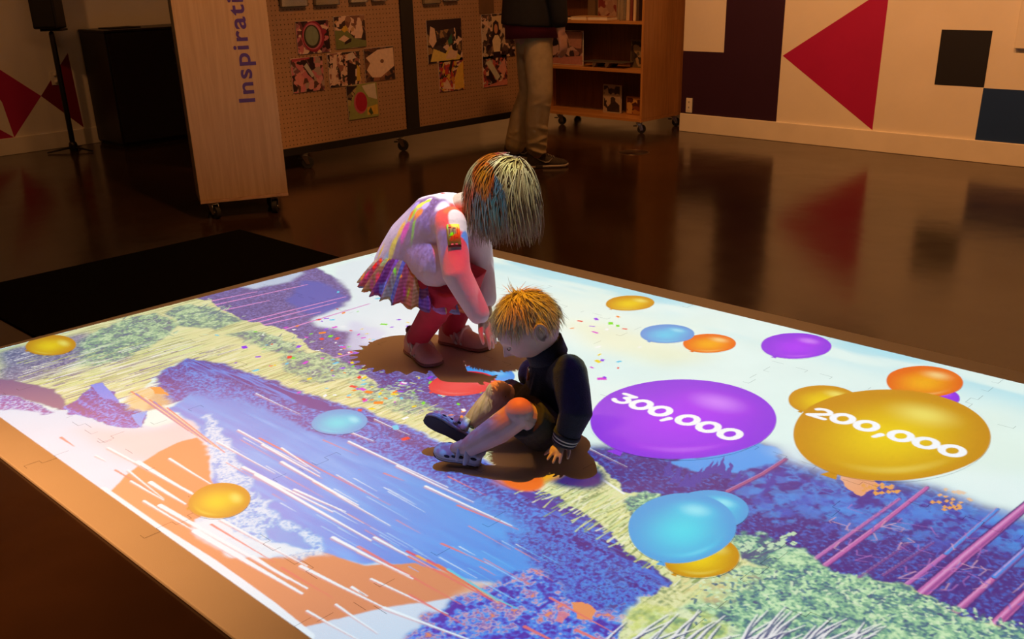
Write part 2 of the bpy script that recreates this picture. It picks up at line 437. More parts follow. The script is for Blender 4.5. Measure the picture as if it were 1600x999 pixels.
    texpoly(crown, fol, [(.35, (78, 74, 148)), (.48, (84, 98, 186)), (.6, (108, 150, 228)), (.7, (90, 86, 168))], .09, .05, .03, .75)
    poly([(1035, 722), (1100, 712), (1190, 694), (1225, 705), (1210, 725), (1150, 742), (1090, 738)], (104, 164, 238), .03, .03, .004)
    for k in range(16):                                              # pointed firs along the pale hill
        x = 1040 + k * 11.5; y = 730 + 14 * math.sin(k * .7) + k * 1.6
        poly([(x - 6, y + 14), (x + 9 + rng.rand() * 8, y - 8 - rng.rand() * 8), (x + 12, y + 14)], (86, 84, 168), 0, .02)
    for k in range(150):                                             # blue leaf clumps
        x = 1150 + rng.rand() * 480; y = 735 + (x - 1150) * .16 + rng.rand() * 75
        a = rng.rand() * 6.3; r = 5 + rng.rand() * 9
        poly([(x + r * math.cos(a + t) * (1 + .5 * (q % 2)), y + .5 * r * math.sin(a + t) * (1 + .5 * (q % 2))) for q, t in enumerate(np.arange(0, 6.28, .52))],
             [(98, 146, 228), (84, 108, 200), (108, 160, 236)][k % 3], 0, .03, .002, .45)
    poly([(1310, 742), (1345, 742), (1380, 760), (1350, 775), (1325, 765)], (238, 168, 122), .02, .02)
    for k in range(46):
        x = 1345 + rng.rand() * 60; y = 758 + rng.rand() * 16
        if k > 22: x = 1455 + rng.rand() * 62; y = 764 + rng.rand() * 34
        poly([(x - 4, y), (x, y - 3 * rng.rand() - 1), (x + 5, y), (x, y + 3)], (236, 166, 88), 0, .01)
    poly([(1400, 745), (1500, 770), (1700, 830), (1700, 770), (1500, 730)], (234, 246, 242), .1, .03, .05, .9)
    poly([(1200, 700), (1260, 725), (1330, 760), (1260, 700)], (226, 238, 240), .06, .02, .035, .8)
    trunks = [([(1136, 769), (1190, 742), (1228, 718)], .007, .006, (176, 102, 142)), ([(1269, 877), (1340, 827), (1406, 780)], .006, .004, (196, 118, 178)),
              ([(1289, 884), (1370, 824), (1449, 762)], .009, .006, (200, 112, 172)), ([(1411, 918), (1478, 866)], .007, .006, (196, 116, 180)),
              ([(1478, 866), (1559, 796)], .006, .005, (92, 150, 228)), ([(1427, 940), (1510, 868), (1602, 792), (1650, 752)], .017, .012, (204, 116, 176)),
              ([(1494, 956), (1555, 902)], .011, .009, (206, 118, 172)), ([(1555, 902), (1602, 860), (1640, 826)], .010, .008, (96, 146, 226)),
              ([(1544, 987), (1602, 931), (1680, 858)], .014, .012, (210, 116, 166)), ([(1600, 1010), (1700, 920)], .014, .011, (204, 112, 168)),
              ([(1340, 905), (1420, 850)], .003, .002, (150, 92, 150)), ([(1380, 900), (1460, 848)], .003, .002, (150, 92, 150))]
    for pts, w0, w1, c in trunks:
        w0 *= .74; w1 *= .74
        stroke(pts, w0 * 1.4, w1 * 1.4, (82, 62, 122))
        stroke(pts, w0, w1, c); stroke([(x - 1.5, y - 2) for x, y in pts], w0 * .22, w1 * .22, (232, 170, 214), .7)
        stroke([(x + 2, y + 3) for x, y in pts], w0 * .3, w1 * .3, (150, 80, 140), .7)
    for k in range(60):                                              # thin side twigs
        x = 1290 + rng.rand() * 320; y = 800 + (x - 1290) * .33 + rng.rand() * 90 - 40
        q = [(x, y), (x + rng.randn() * 14, y + 5 + rng.rand() * 6), (x + rng.randn() * 26 + 8, y + 8 + rng.rand() * 9)]
        stroke(q, .0018, .0008, [(190, 120, 190), (120, 110, 200), (225, 170, 190)][k % 3], .75)

    # ---- forest at the far left, with clouds
    texpoly([(292, 466), (345, 450), (405, 432), (480, 414), (540, 440), (560, 490), (640, 540), (720, 570), (800, 590), (820, 660), (700, 670), (600, 640),
             (520, 585), (440, 540), (370, 510), (320, 490)], grain, [(.3, (108, 92, 138)), (.5, (122, 102, 154)), (.7, (134, 120, 180))], .05, .02, .006)
    texpoly([(560, 560), (640, 590), (720, 585), (800, 600), (820, 680), (720, 690), (640, 650)], grain, [(.3, (82, 68, 132)), (.55, (100, 86, 152)), (.75, (124, 128, 208))], .06, .02, .01)
    poly([(440, 470), (470, 440), (500, 440), (545, 470), (520, 490), (480, 495)], (98, 104, 186), .07, .03, .012, .8)
    poly([(355, 444), (420, 432), (470, 425), (460, 440), (400, 452)], (200, 214, 232), .08, .02, .012, .85)
    poly([(520, 420), (600, 392), (700, 420), (760, 520), (650, 545), (580, 535), (555, 520), (500, 512), (490, 500), (560, 470), (540, 455)], (226, 236, 240), .1, .03, .012, .97)
    poly([(545, 500), (600, 520), (640, 560), (590, 560), (545, 545)], (212, 214, 236), .06, .02, .012, .8)
    for pts in ([(319, 473), (401, 456)], [(326, 479), (480, 445)], [(340, 487), (420, 470)], [(375, 505), (540, 464)], [(371, 512), (525, 473)], [(416, 524), (577, 475)],
                [(502, 565), (559, 550)], [(395, 512), (500, 488)]):
        stroke(pts, .0075, .004, (208, 136, 196)); stroke(pts, .002, .001, (238, 176, 220), .7)

    # ---- meadow from the far left down to the toddler
    meadow = [(-260, 640), (0, 546), (150, 505), (296, 464), (335, 476), (372, 500), (425, 508), (490, 545), (560, 585), (640, 622), (700, 655), (760, 690), (820, 715), (800, 742),
              (700, 690), (600, 655), (540, 632), (430, 594), (340, 572), (285, 560), (250, 585), (215, 610), (120, 640), (60, 622), (0, 605), (-200, 690)]
    texpoly(meadow, blade, [(.25, (186, 184, 132)), (.42, (222, 218, 160)), (.6, (236, 230, 180)), (.75, (214, 220, 150))], .06, .03, .003)
    def bush(pts, op=.9, dark=(104, 118, 138), lite=(206, 222, 178)):
        texpoly(pts, fol * .55 + grain * .45, [(.33, dark), (.45, (134, 158, 138)), (.56, (170, 196, 152)), (.68, lite)], .08, .04, .005, op)
    bush([(130, 525), (190, 498), (250, 490), (275, 505), (260, 530), (200, 560), (120, 575), (60, 570)], .9, (118, 116, 140))
    texpoly([(0, 550), (130, 520), (120, 570), (60, 590), (0, 600)], grain, [(.3, (128, 108, 142)), (.6, (156, 136, 168)), (.8, (190, 176, 196))], .08, .03, .02, .9)
    bush([(262, 490), (290, 476), (330, 480), (372, 502), (330, 515), (280, 510)])
    bush([(350, 522), (400, 514), (430, 530), (470, 545), (440, 556), (385, 540)], .85, (96, 100, 140))
    bush([(430, 560), (480, 545), (540, 570), (560, 590), (500, 600), (455, 585)], .85, (92, 96, 140))
    bush([(540, 600), (590, 598), (640, 620), (690, 640), (640, 648), (580, 630)], .85, (96, 98, 146))
    poly([(300, 510), (380, 530), (450, 570), (400, 575), (340, 555), (290, 530)], (234, 224, 166), .05, .03, .02, .55)
    for k in range(260):                                             # leaf sprays on the shrubs
        cx0, cy0, w, h = [(330, 490, 42, 14), (440, 535, 44, 14), (530, 580, 50, 16), (625, 612, 55, 16), (230, 510, 60, 22)][k % 5]
        x = cx0 + rng.randn() * w * .5; y = cy0 + rng.randn() * h * .5
        dx, dy = rng.uniform(3, 9), rng.uniform(-5, 2)
        stroke([(x, y), (x + dx, y + dy)], .004, .002, [(214, 228, 190), (150, 176, 150), (112, 124, 140), (190, 210, 170)][k % 4], .85)
    for k in range(330):                                             # upright blades, drawn out along the picture's height
        q = uv(20 + rng.rand() * 330, 545 + rng.rand() * 90)
        if not (.02 < q[0] < 1.25): continue
        l = rng.uniform(.05, .17)
        c = [(240, 236, 214), (226, 222, 150), (196, 196, 110), (138, 118, 150), (246, 240, 232), (150, 128, 160)][k % 6]
        stroke([q, q + np.array([rng.randn() * .006, -l])], .0035, .001, c, .85, True)
    for k in range(420):
        t = rng.rand(); x = 300 + t * 480; y = 545 + t * 165 + rng.randn() * 12
        q = uv(x, y); l = rng.uniform(.03, .08)
        stroke([q, q + np.array([rng.randn() * .006, -l])], .003, .001, [(240, 234, 196), (222, 216, 140), (170, 170, 110), (214, 222, 160)][k % 4], .8, True)

    # ---- far bank of rocks and the shaded water under it
    bank = [(250, 588), (285, 560), (340, 570), (430, 594), (540, 632), (600, 655), (700, 692), (800, 745), (880, 790), (960, 845), (1045, 905), (1010, 940), (900, 890),
            (802, 824), (754, 780), (661, 736), (569, 700), (483, 682), (400, 640), (330, 610), (270, 628), (230, 640)]
    texpoly(bank, grain * .6 + wavy * .4, [(.3, (84, 70, 134)), (.45, (104, 88, 160)), (.58, (96, 108, 196)), (.7, (112, 146, 230))], .06, .04, .006)
    texpoly([(288, 566), (300, 560), (325, 572), (400, 590), (480, 618), (600, 662), (590, 670), (470, 632), (360, 590), (300, 582)], wavy, [(.35, (82, 96, 180)), (.5, (104, 146, 232)), (.62, (74, 74, 150))], .03, .03, .002)
    texpoly([(690, 694), (760, 728), (880, 792), (960, 846), (1045, 908), (1030, 918), (940, 862), (860, 806), (740, 738)], wavy, [(.35, (70, 76, 158)), (.5, (98, 134, 226)), (.62, (74, 62, 128))], .03, .03, .002)
    poly([(372, 640), (440, 655), (470, 668), (420, 670), (380, 655)], (112, 82, 138), .06, .05, .002, .8)

    # ---- grey-white and orange reflections at the near left
    poly([(-300, 640), (0, 612), (70, 640), (170, 650), (240, 668), (330, 640), (420, 720), (600, 870), (760, 905), (700, 950), (520, 1060), (300, 960), (0, 720), (-200, 760)], (214, 226, 242), .04, .01, .004)
    poly([(110, 668), (230, 672), (300, 648), (345, 700), (260, 735), (190, 720)], (240, 206, 200), .08, 0, .03, .75)
    # ---- river
    river = [(262, 640), (300, 612), (345, 604), (400, 628), (483, 672), (569, 694), (661, 734), (754, 780), (840, 830), (905, 880), (890, 940), (800, 915), (730, 905), (650, 884), (570, 880),
             (480, 870), (400, 852), (350, 820), (330, 770), (328, 690), (305, 660)]
    texpoly(river, wavy * .5 + big * .5, [(.3, (98, 146, 224)), (.5, (112, 160, 234)), (.7, (134, 178, 243))], .04, .03, .006)
    poly([(620, 730), (754, 790), (860, 850), (880, 900), (760, 880), (640, 800)], (92, 158, 232), .08, .02, .03, .5)
    texpoly([(290, 580), (420, 615), (560, 672), (680, 715), (780, 775), (870, 840), (800, 818), (690, 762), (600, 714), (500, 674), (400, 632), (300, 612)], grain, [(.35, (108, 92, 172)), (.5, (98, 116, 208)), (.62, (102, 150, 228))], .08, .07, .02, .85)
    # ---- the orange disc of the reflected sun, cut by the river and the foam
    oc = [(170, 770), (190, 748), (215, 726), (245, 708), (280, 692), (310, 684), (327, 700), (326, 745), (340, 770), (330, 800), (304, 812), (305, 838), (360, 872), (420, 874), (480, 864),
          (500, 862), (570, 884), (650, 880), (735, 908), (745, 920), (690, 938), (600, 952), (540, 964), (472, 980), (440, 962), (300, 868)]
    poly(oc, (230, 152, 106), .015, .006, .002)
    poly([(735, 908), (830, 915), (800, 945), (700, 940)], (236, 186, 150), .03, .02, .01, .9)
    poly([(472, 980), (600, 952), (690, 938), (740, 990), (700, 1100), (560, 1060)], (222, 224, 236), .02, .01, .004)
    texpoly([(324, 648), (345, 655), (352, 690), (372, 735), (420, 790), (480, 830), (520, 870), (450, 878), (390, 872), (345, 850), (308, 836), (304, 815), (350, 800), (355, 775), (340, 755), (326, 735)],
            fol * .35 + grain * .4 + n_f1 * .4 + .13, [(.35, (128, 172, 234)), (.46, (186, 212, 243)), (.56, (240, 246, 250)), (.7, (170, 204, 242))], .05, .05, .006, .85)
    poly([(304, 815), (345, 806), (380, 840), (480, 862), (420, 874), (360, 872), (306, 840)], (234, 240, 246), .02, .02, .006, .9)
    poly([(415, 825), (440, 822), (495, 858), (470, 862), (430, 850)], (112, 164, 232), .03, .02, .004, .9)
    # ---- purple rocks and reeds at the left margin
    texpoly([(-100, 620), (0, 612), (45, 628), (85, 646), (70, 650), (20, 640), (-80, 650)], grain, [(.35, (122, 104, 168)), (.5, (130, 124, 204)), (.65, (196, 196, 232))], .04, .03, .004)
    poly([(-60, 612), (0, 592), (60, 600), (105, 625), (98, 642), (50, 630), (0, 612)], (142, 112, 142), .05, .02, .004)
    texpoly([(92, 640), (120, 625), (150, 600), (175, 612), (185, 628), (232, 645), (222, 668), (190, 668), (150, 660)], grain * .5 + wavy * .5, [(.35, (96, 76, 144)), (.48, (112, 104, 190)), (.58, (100, 146, 232)), (.7, (124, 166, 242))], .03, .03, .002)
    poly([(205, 648), (232, 640), (220, 668)], (120, 168, 242), .02); poly([(140, 602), (160, 598), (185, 628), (160, 622)], (104, 146, 236), .02)
    poly([(190, 618), (230, 604), (262, 612), (268, 630), (225, 642), (200, 640)], (236, 196, 128), .05, .03, .01, .8)
    for k in range(9):
        x = 205 + k * 7; y = 612 + k * 3.2
        stroke([(x, y), (x + 90, y + 62 + k)], .003, .002, [(236, 120, 90), (110, 120, 210), (238, 160, 90), (250, 220, 200)][k % 4], .8)
    poly([(232, 605), (250, 604), (265, 618), (245, 615)], (246, 160, 80), 0, .02)

    # ---- mottled reflections at the bottom and the near bank's meadow
    texpoly([(640, 1010), (690, 945), (760, 905), (880, 880), (960, 870), (1010, 905), (1045, 915), (990, 960), (960, 1010), (1000, 1100), (640, 1150)], fol * .6 + grain * .4,
            [(.34, (96, 82, 170)), (.45, (98, 128, 220)), (.53, (120, 166, 236)), (.6, (226, 168, 178)), (.66, (128, 116, 200)), (.75, (236, 150, 110))], .08, .06, .006)
    texpoly([(790, 850), (880, 800), (1000, 880), (1045, 912), (980, 950), (900, 930)], grain * .6 + wavy * .4, [(.33, (88, 70, 138)), (.48, (92, 100, 190)), (.6, (104, 150, 232)), (.7, (96, 78, 150))], .08, .06, .008, .9)
    poly([(894, 940), (920, 938), (940, 952), (935, 968), (905, 962)], (240, 156, 100), .03, .03, .001)
    poly([(868, 958), (890, 955), (885, 972), (866, 970)], (236, 140, 130), .03, .03, .001, .8)
    near = [(770, 735), (862, 698), (930, 722), (975, 772), (1028, 772), (1065, 800), (1110, 800), (1165, 868), (1270, 868), (1300, 900), (1330, 905), (1420, 915), (1500, 960), (1620, 992),
            (1800, 1150), (1000, 1250), (940, 1010), (985, 962), (1050, 905), (960, 840), (880, 778), (810, 752)]
    texpoly(near, blade * .6 + grain * .4, [(.28, (150, 158, 110)), (.42, (214, 212, 148)), (.55, (236, 232, 178)), (.7, (220, 226, 160))], .05, .03, .003)
    stroke([(866, 700), (975, 772)], .005, .004, (244, 244, 232))
    def nbush(pts, op=.92):
        texpoly(pts, fol * .5 + grain * .5, [(.32, (92, 110, 132)), (.43, (120, 156, 138)), (.55, (160, 200, 156)), (.68, (206, 232, 184))], .07, .05, .004, op)
    nbush([(975, 790), (1005, 768), (1040, 775), (1050, 800), (1020, 812), (985, 808)])
    nbush([(850, 720), (900, 722), (905, 745), (860, 752), (835, 740)], .55)
    nbush([(1135, 840), (1180, 835), (1215, 850), (1270, 862), (1305, 895), (1270, 906), (1200, 890), (1150, 875)])
    nbush([(1130, 890), (1250, 885), (1330, 905), (1420, 915), (1500, 960), (1650, 1000), (1800, 1150), (1000, 1250), (1000, 990), (1080, 930)])
    texpoly([(1060, 900), (1130, 890), (1180, 905), (1130, 940), (1060, 935)], fol, [(.3, (236, 212, 140)), (.6, (222, 224, 160))], .08, .04, .015, .7)
    texpoly([(980, 960), (1060, 945), (1150, 975), (1140, 1010), (960, 1010)], fol, [(.3, (160, 176, 110)), (.5, (222, 224, 120)), (.65, (240, 236, 190))], .08, .05, .01, .7)
    for k in range(700):                                             # leaf specks over the shrubs
        x = rng.uniform(1080, 1600); y0 = 892 + max(0, x - 1300) * .28
        y = y0 + abs(rng.randn()) * 42
        dx, dy = rng.randn() * 5, rng.randn() * 3
        stroke([(x, y), (x + dx, y + dy)], .0038, .002, [(196, 226, 178), (100, 122, 140), (140, 176, 146), (222, 236, 196), (84, 98, 128)][k % 5], .8)
    for k in range(26):                                              # the twiggy shrub beside the blue balloons
        x = 1155 + rng.rand() * 90; y = 868 - (x - 1155) * .15 - rng.rand() * 20
        stroke([(1160, 872), (0.5 * (1160 + x), y + 14), (x, y)], .002, .001, (110, 100, 130), .8)
        poly([(x - 5, y), (x, y - 4), (x + 6, y - 1), (x, y + 3)], (200, 222, 184), 0, .01)
    for k in range(420):
        t = rng.rand(); x = 800 + t * 290; y = 742 + t * 165 + rng.randn() * 16 - 8
        q = uv(x, y); l = rng.uniform(.03, .08)
        stroke([q, q + np.array([rng.randn() * .008, -l])], .003, .001, [(244, 240, 206), (226, 222, 140), (160, 170, 104), (208, 220, 160)][k % 4], .75, True)
    for k in range(62):                                              # pale stalks along the bottom of the frame
        x = rng.uniform(930, 1330); y = 1005 + rng.rand() * 30
        L = rng.uniform(35, 85); a = rng.uniform(.25, 1.2)
        q = [(x, y), (x + L * .55 * math.cos(a), y - L * .5 * math.sin(a)), (x + L * math.cos(a) * 1.15, y - L * math.sin(a) * .9)]
        stroke([(u_ + 2, v_ + 2) for u_, v_ in q], .004, .001, (92, 84, 122), .8)
        stroke(q, .0036, .001, (240, 234, 232), .95)

    # ---- white and coral streaks over the water
    st = [((0, 0), 0)]
    streaks = [(169, 700, 300, 770, .004, 0), (215, 722, 305, 775, .008, 0), (265, 717, 335, 760, .004, 0), (200, 735, 256, 780, .003, 0), (235, 754, 290, 788, .007, 0), (205, 752, 256, 782, .004, 0),
               (225, 783, 300, 828, .004, 0), (250, 790, 480, 920, .007, 0), (305, 830, 472, 928, .009, 0), (330, 820, 430, 880, .003, 1), (345, 812, 480, 885, .004, 0), (440, 888, 520, 935, .003, 1),
               (395, 870, 450, 905, .006, 0), (470, 885, 600, 950, .005, 0), (550, 918, 574, 932, .004, 0), (340, 690, 430, 740, .003, 0), (372, 672, 480, 730, .003, 0), (405, 685, 610, 790, .003, 1),
               (410, 695, 500, 745, .004, 0), (440, 700, 500, 740, .003, 0), (440, 722, 560, 790, .005, 0), (380, 730, 520, 800, .005, 0), (400, 742, 580, 845, .006, 0), (460, 765, 540, 800, .004, 0),
               (490, 752, 610, 822, .003, 0), (545, 690, 700, 762, .0035, 0), (540, 672, 585, 690, .003, 0), (620, 728, 740, 785, .003, 0), (665, 760, 800, 822, .004, 0), (715, 790, 810, 828, .003, 1),
               (585, 840, 660, 880, .004, 0), (560, 855, 720, 945, .004, 1), (520, 840, 645, 905, .005, 0), (560, 862, 640, 900, .003, 0), (640, 870, 780, 945, .004, 1), (690, 850, 770, 885, .003, 1),
               (580, 905, 700, 960, .003, 0), (525, 945, 590, 990, .003, 0), (600, 950, 760, 1010, .004, 0), (480, 955, 560, 1000, .003, 0), (640, 930, 730, 980, .003, 1), (700, 745, 760, 775, .002, 1),
               (505, 688, 560, 712, .002, 1), (600, 740, 632, 752, .0025, 1), (860, 935, 960, 990, .003, 1), (820, 980, 900, 1020, .004, 1), (900, 985, 1000, 1030, .004, 1), (400, 615, 470, 648, .002, 0),
               (585, 655, 640, 680, .002, 0), (95, 684, 116, 698, .004, 1), (150, 712, 165, 720, .003, 0), (180, 735, 240, 770, .003, 1), (900, 690, 980, 730, .0015, 0)]
    for x0, y0, x1, y1, w, red in streaks:
        if red:
            stroke([(x0, y0), (x1, y1)], w * 1.2, w * .3, (238, 130, 112), .9)
        else:
            stroke([(x0 - 1, y0 + 2), (x1, y1 + 2)], w * 1.3, w * .3, (236, 170, 160), .55)
            stroke([(x0, y0), ((x0 + x1) / 2, (y0 + y1) / 2 + .5), (x1, y1)], w, w * .35, (244, 247, 250), .97)
    for k in range(60):
        x = rng.uniform(350, 850); y = 690 + (x - 350) * .4 + rng.uniform(-40, 90) * (1 - abs(x - 600) / 600)
        L = rng.uniform(15, 70)
        stroke([(x, y), (x + L, y + L * .56)], .0018, .0006, [(236, 244, 250), (190, 214, 246), (238, 150, 140), (140, 190, 244)][k % 4], .8)
    for k, c in enumerate([(238, 90, 70), (246, 190, 90), (230, 96, 120), (240, 140, 60), (120, 210, 230)]):
        stroke([(636 + k * 16, 862 + k * 7), (720 + k * 14, 905 + k * 8), (770 + k * 10, 940 + k * 3)], .004, .0015, c, .85)
    stroke([(160, 765), (240, 822), (330, 880), (420, 946), (480, 996)], .012, .016, (242, 244, 248), .97)

    # ---- what falls on the children instead of on the mat
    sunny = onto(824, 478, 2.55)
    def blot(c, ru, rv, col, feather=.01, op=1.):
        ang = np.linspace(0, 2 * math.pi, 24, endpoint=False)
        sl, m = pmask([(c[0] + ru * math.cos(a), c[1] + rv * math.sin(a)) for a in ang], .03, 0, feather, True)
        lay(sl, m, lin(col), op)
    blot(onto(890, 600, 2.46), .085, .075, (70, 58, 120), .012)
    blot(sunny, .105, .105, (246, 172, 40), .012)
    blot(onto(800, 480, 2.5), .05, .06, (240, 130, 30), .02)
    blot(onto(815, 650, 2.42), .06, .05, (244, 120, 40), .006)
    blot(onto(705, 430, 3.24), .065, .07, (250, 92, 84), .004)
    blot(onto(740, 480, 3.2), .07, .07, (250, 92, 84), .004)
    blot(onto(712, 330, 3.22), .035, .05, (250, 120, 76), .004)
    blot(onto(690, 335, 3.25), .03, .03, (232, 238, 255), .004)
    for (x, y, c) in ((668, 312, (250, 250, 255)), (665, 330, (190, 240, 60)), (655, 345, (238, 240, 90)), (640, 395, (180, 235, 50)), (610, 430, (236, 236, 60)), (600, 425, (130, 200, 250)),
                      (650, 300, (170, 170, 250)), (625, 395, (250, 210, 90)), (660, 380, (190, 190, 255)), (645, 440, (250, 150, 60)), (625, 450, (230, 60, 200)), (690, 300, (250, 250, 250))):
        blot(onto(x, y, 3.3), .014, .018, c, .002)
    poly([(764, 690), (800, 688), (808, 708), (776, 716)], (244, 150, 60), .01); poly([(815, 704), (850, 700), (862, 712), (825, 718)], (244, 150, 60), .01)
    # ---- confetti
    conf = [(238, 70, 60), (120, 225, 50), (245, 215, 40), (220, 50, 210), (60, 205, 235), (250, 250, 250), (150, 60, 230), (250, 140, 40)]
    for k in range(320):
        if k < 240:
            x = 600 + rng.randn() * 95; y = 565 + rng.randn() * 42 + (x - 600) * .12
        else:
            x = 900 + rng.randn() * 60; y = 545 + rng.randn() * 38
        if k >= 240 and k % 3 or (595 < x < 770 and 510 < y < 588 and k % 5): continue
        q = uv(x, y); a = rng.rand() * 6.3; r = rng.uniform(.008, .016)
        e1 = np.array([math.cos(a), math.sin(a)]) * r; e2 = np.array([-math.sin(a), math.cos(a)]) * r * rng.uniform(.35, .7)
        sl, m = pmask([q + e1, q + e2, q - e1, q - e2] if k % 3 else [q + e1 + e2, q + e1 - e2, q - e1 - e2, q - e1 + e2], 0, 0, 0, True)
        lay(sl, m, lin(conf[k % 8]))

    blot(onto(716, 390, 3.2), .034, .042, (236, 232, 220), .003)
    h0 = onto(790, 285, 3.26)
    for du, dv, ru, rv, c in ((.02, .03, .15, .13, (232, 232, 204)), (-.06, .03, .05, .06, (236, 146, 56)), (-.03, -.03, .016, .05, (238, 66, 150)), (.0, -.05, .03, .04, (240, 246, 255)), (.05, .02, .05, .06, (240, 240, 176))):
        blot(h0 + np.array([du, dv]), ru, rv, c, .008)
    # ---- balloons
    def balloon(b):
        cu, cv, au, av, rot, mid, rim, hi = b[:8]
        c_, s_ = math.cos(rot), math.sin(rot)
        R = max(au, av) * 1.35
        i0 = max(0, int((cu - R) * PPM)); i1 = min(NU, int((cu + R) * PPM)); j0 = max(0, int((cv - R) * PPM)); j1 = min(NV, int((cv + R) * PPM))
        X = UU[None, i0:i1] - cu; Y = VV[j0:j1, None] - cv
        p = (c_ * X + s_ * Y) / au; q = (-s_ * X + c_ * Y) / av       # q grows towards the knot
        egg = 1 - .10 * np.clip(q, 0, 1)
        r = np.hypot(p / egg, q)
        m = np.clip((1 - r) * min(au, av) / .002 + .5, 0, 1)
        col = np.empty(r.shape + (3,), np.float32)
        t = sstep(.0, 1.0, np.hypot(p - .06, q - .1))[..., None]
        col[:] = lin(mid) * (1 - t) + lin(rim) * t
        gl = np.exp(-(((p - .10) / .32) ** 2 + ((q + .52) / .20) ** 2))[..., None] * .72
        col = col * (1 - gl) + lin(hi) * gl
        gl2 = np.exp(-((r - .8) / .07) ** 2 - ((np.arctan2(q, p) - .9) / .6) ** 2)[..., None] * .35
        col = col * (1 - gl2) + lin(hi) * gl2
        knot = (np.abs(p) < (q - .9) * .5) & (q > .9) & (q < 1.08)
        m = np.maximum(m, knot.astype(np.float32))
        lay((slice(j0, j1), slice(i0, i1)), m, col)
    for b in BALLOONS: balloon(b)

    # ---- the numbers on the two big balloons
    def glyph(ch, c, hh):
        W = hh * 1.0
        ex = np.array(TEXT_DIR); ey = np.array([ex[1], -ex[0]])       # ey: up in the picture (towards -v)
        P = lambda x, y: c + ex * x * W + ey * y * hh
        def arc(cx0, cy0, rx, ry, a0, a1, n=14): return [P(cx0 + rx * math.cos(t), cy0 + ry * math.sin(t)) for t in np.linspace(math.radians(a0), math.radians(a1), n)]
        w = hh * .25
        if ch == '0': stroke(arc(0, 0, .64, .76, 0, 360, 28), w, w, (250, 251, 252), 1, True)
        elif ch == '3':
            stroke([P(-.56, .78), P(.46, .78), P(-.04, .2)], w * .84, w * .84, (250, 251, 252), 1, True)
            stroke([P(-.04, .2)] + arc(-.04, -.30, .58, .48, 80, -150, 16), w * .84, w * .84, (250, 251, 252), 1, True)
        elif ch == '2':
            stroke(arc(-.02, .32, .54, .43, 160, -25, 12) + [P(-.58, -.76), P(.62, -.76)], w * .84, w * .84, (250, 251, 252), 1, True)
        elif ch == ',': stroke([P(.12, .32), P(-.10, -.32)], w * 1.0, w * .7, (250, 251, 252), 1, True)
    for text, spots in NUMBERS:
        for ch, (x, y) in zip(text, spots): glyph(ch, uv(x, y), DIGIT)

    # ---- frame of the projected picture
    left = .078 + (.022 - .078) * (VV - .095) / 2.38
    fm = (UU[None, :] > left[:, None]) & (UU[None, :] < 3.83) & (VV[:, None] > .103) & (VV[:, None] < 2.472)
    return S, fm

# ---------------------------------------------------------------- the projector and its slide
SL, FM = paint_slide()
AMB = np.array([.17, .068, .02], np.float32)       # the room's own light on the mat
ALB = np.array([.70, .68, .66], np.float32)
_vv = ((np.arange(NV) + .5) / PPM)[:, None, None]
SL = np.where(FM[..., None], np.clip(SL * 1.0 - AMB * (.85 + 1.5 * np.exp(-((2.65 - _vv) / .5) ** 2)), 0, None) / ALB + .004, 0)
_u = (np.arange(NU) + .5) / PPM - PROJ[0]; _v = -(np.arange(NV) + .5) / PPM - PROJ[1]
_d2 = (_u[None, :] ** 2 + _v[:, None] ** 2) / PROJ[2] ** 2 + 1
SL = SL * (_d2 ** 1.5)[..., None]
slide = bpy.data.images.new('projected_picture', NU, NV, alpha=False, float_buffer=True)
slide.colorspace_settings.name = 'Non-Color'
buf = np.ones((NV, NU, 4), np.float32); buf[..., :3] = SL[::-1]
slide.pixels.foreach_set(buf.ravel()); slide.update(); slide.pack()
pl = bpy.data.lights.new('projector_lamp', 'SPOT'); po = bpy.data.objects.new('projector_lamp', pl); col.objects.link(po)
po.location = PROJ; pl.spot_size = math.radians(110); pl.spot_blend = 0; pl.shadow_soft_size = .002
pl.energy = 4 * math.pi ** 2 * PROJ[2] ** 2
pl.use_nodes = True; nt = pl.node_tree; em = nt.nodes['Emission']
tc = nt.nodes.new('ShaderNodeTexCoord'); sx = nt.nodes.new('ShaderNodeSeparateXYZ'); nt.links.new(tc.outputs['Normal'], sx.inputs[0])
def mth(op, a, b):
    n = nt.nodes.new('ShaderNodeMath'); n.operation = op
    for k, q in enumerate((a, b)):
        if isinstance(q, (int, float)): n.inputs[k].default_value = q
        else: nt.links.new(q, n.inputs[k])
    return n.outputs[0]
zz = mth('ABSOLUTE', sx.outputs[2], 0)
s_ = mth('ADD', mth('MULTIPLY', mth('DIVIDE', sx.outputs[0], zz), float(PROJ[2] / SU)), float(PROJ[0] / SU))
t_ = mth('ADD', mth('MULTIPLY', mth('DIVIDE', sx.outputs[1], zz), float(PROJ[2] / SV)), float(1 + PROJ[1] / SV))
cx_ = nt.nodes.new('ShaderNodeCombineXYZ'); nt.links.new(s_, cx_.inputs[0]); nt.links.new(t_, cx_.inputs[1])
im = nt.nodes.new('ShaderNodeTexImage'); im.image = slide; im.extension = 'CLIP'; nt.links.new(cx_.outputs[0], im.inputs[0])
nt.links.new(im.outputs[0], em.inputs['Color']); em.inputs['Strength'].default_value = 1

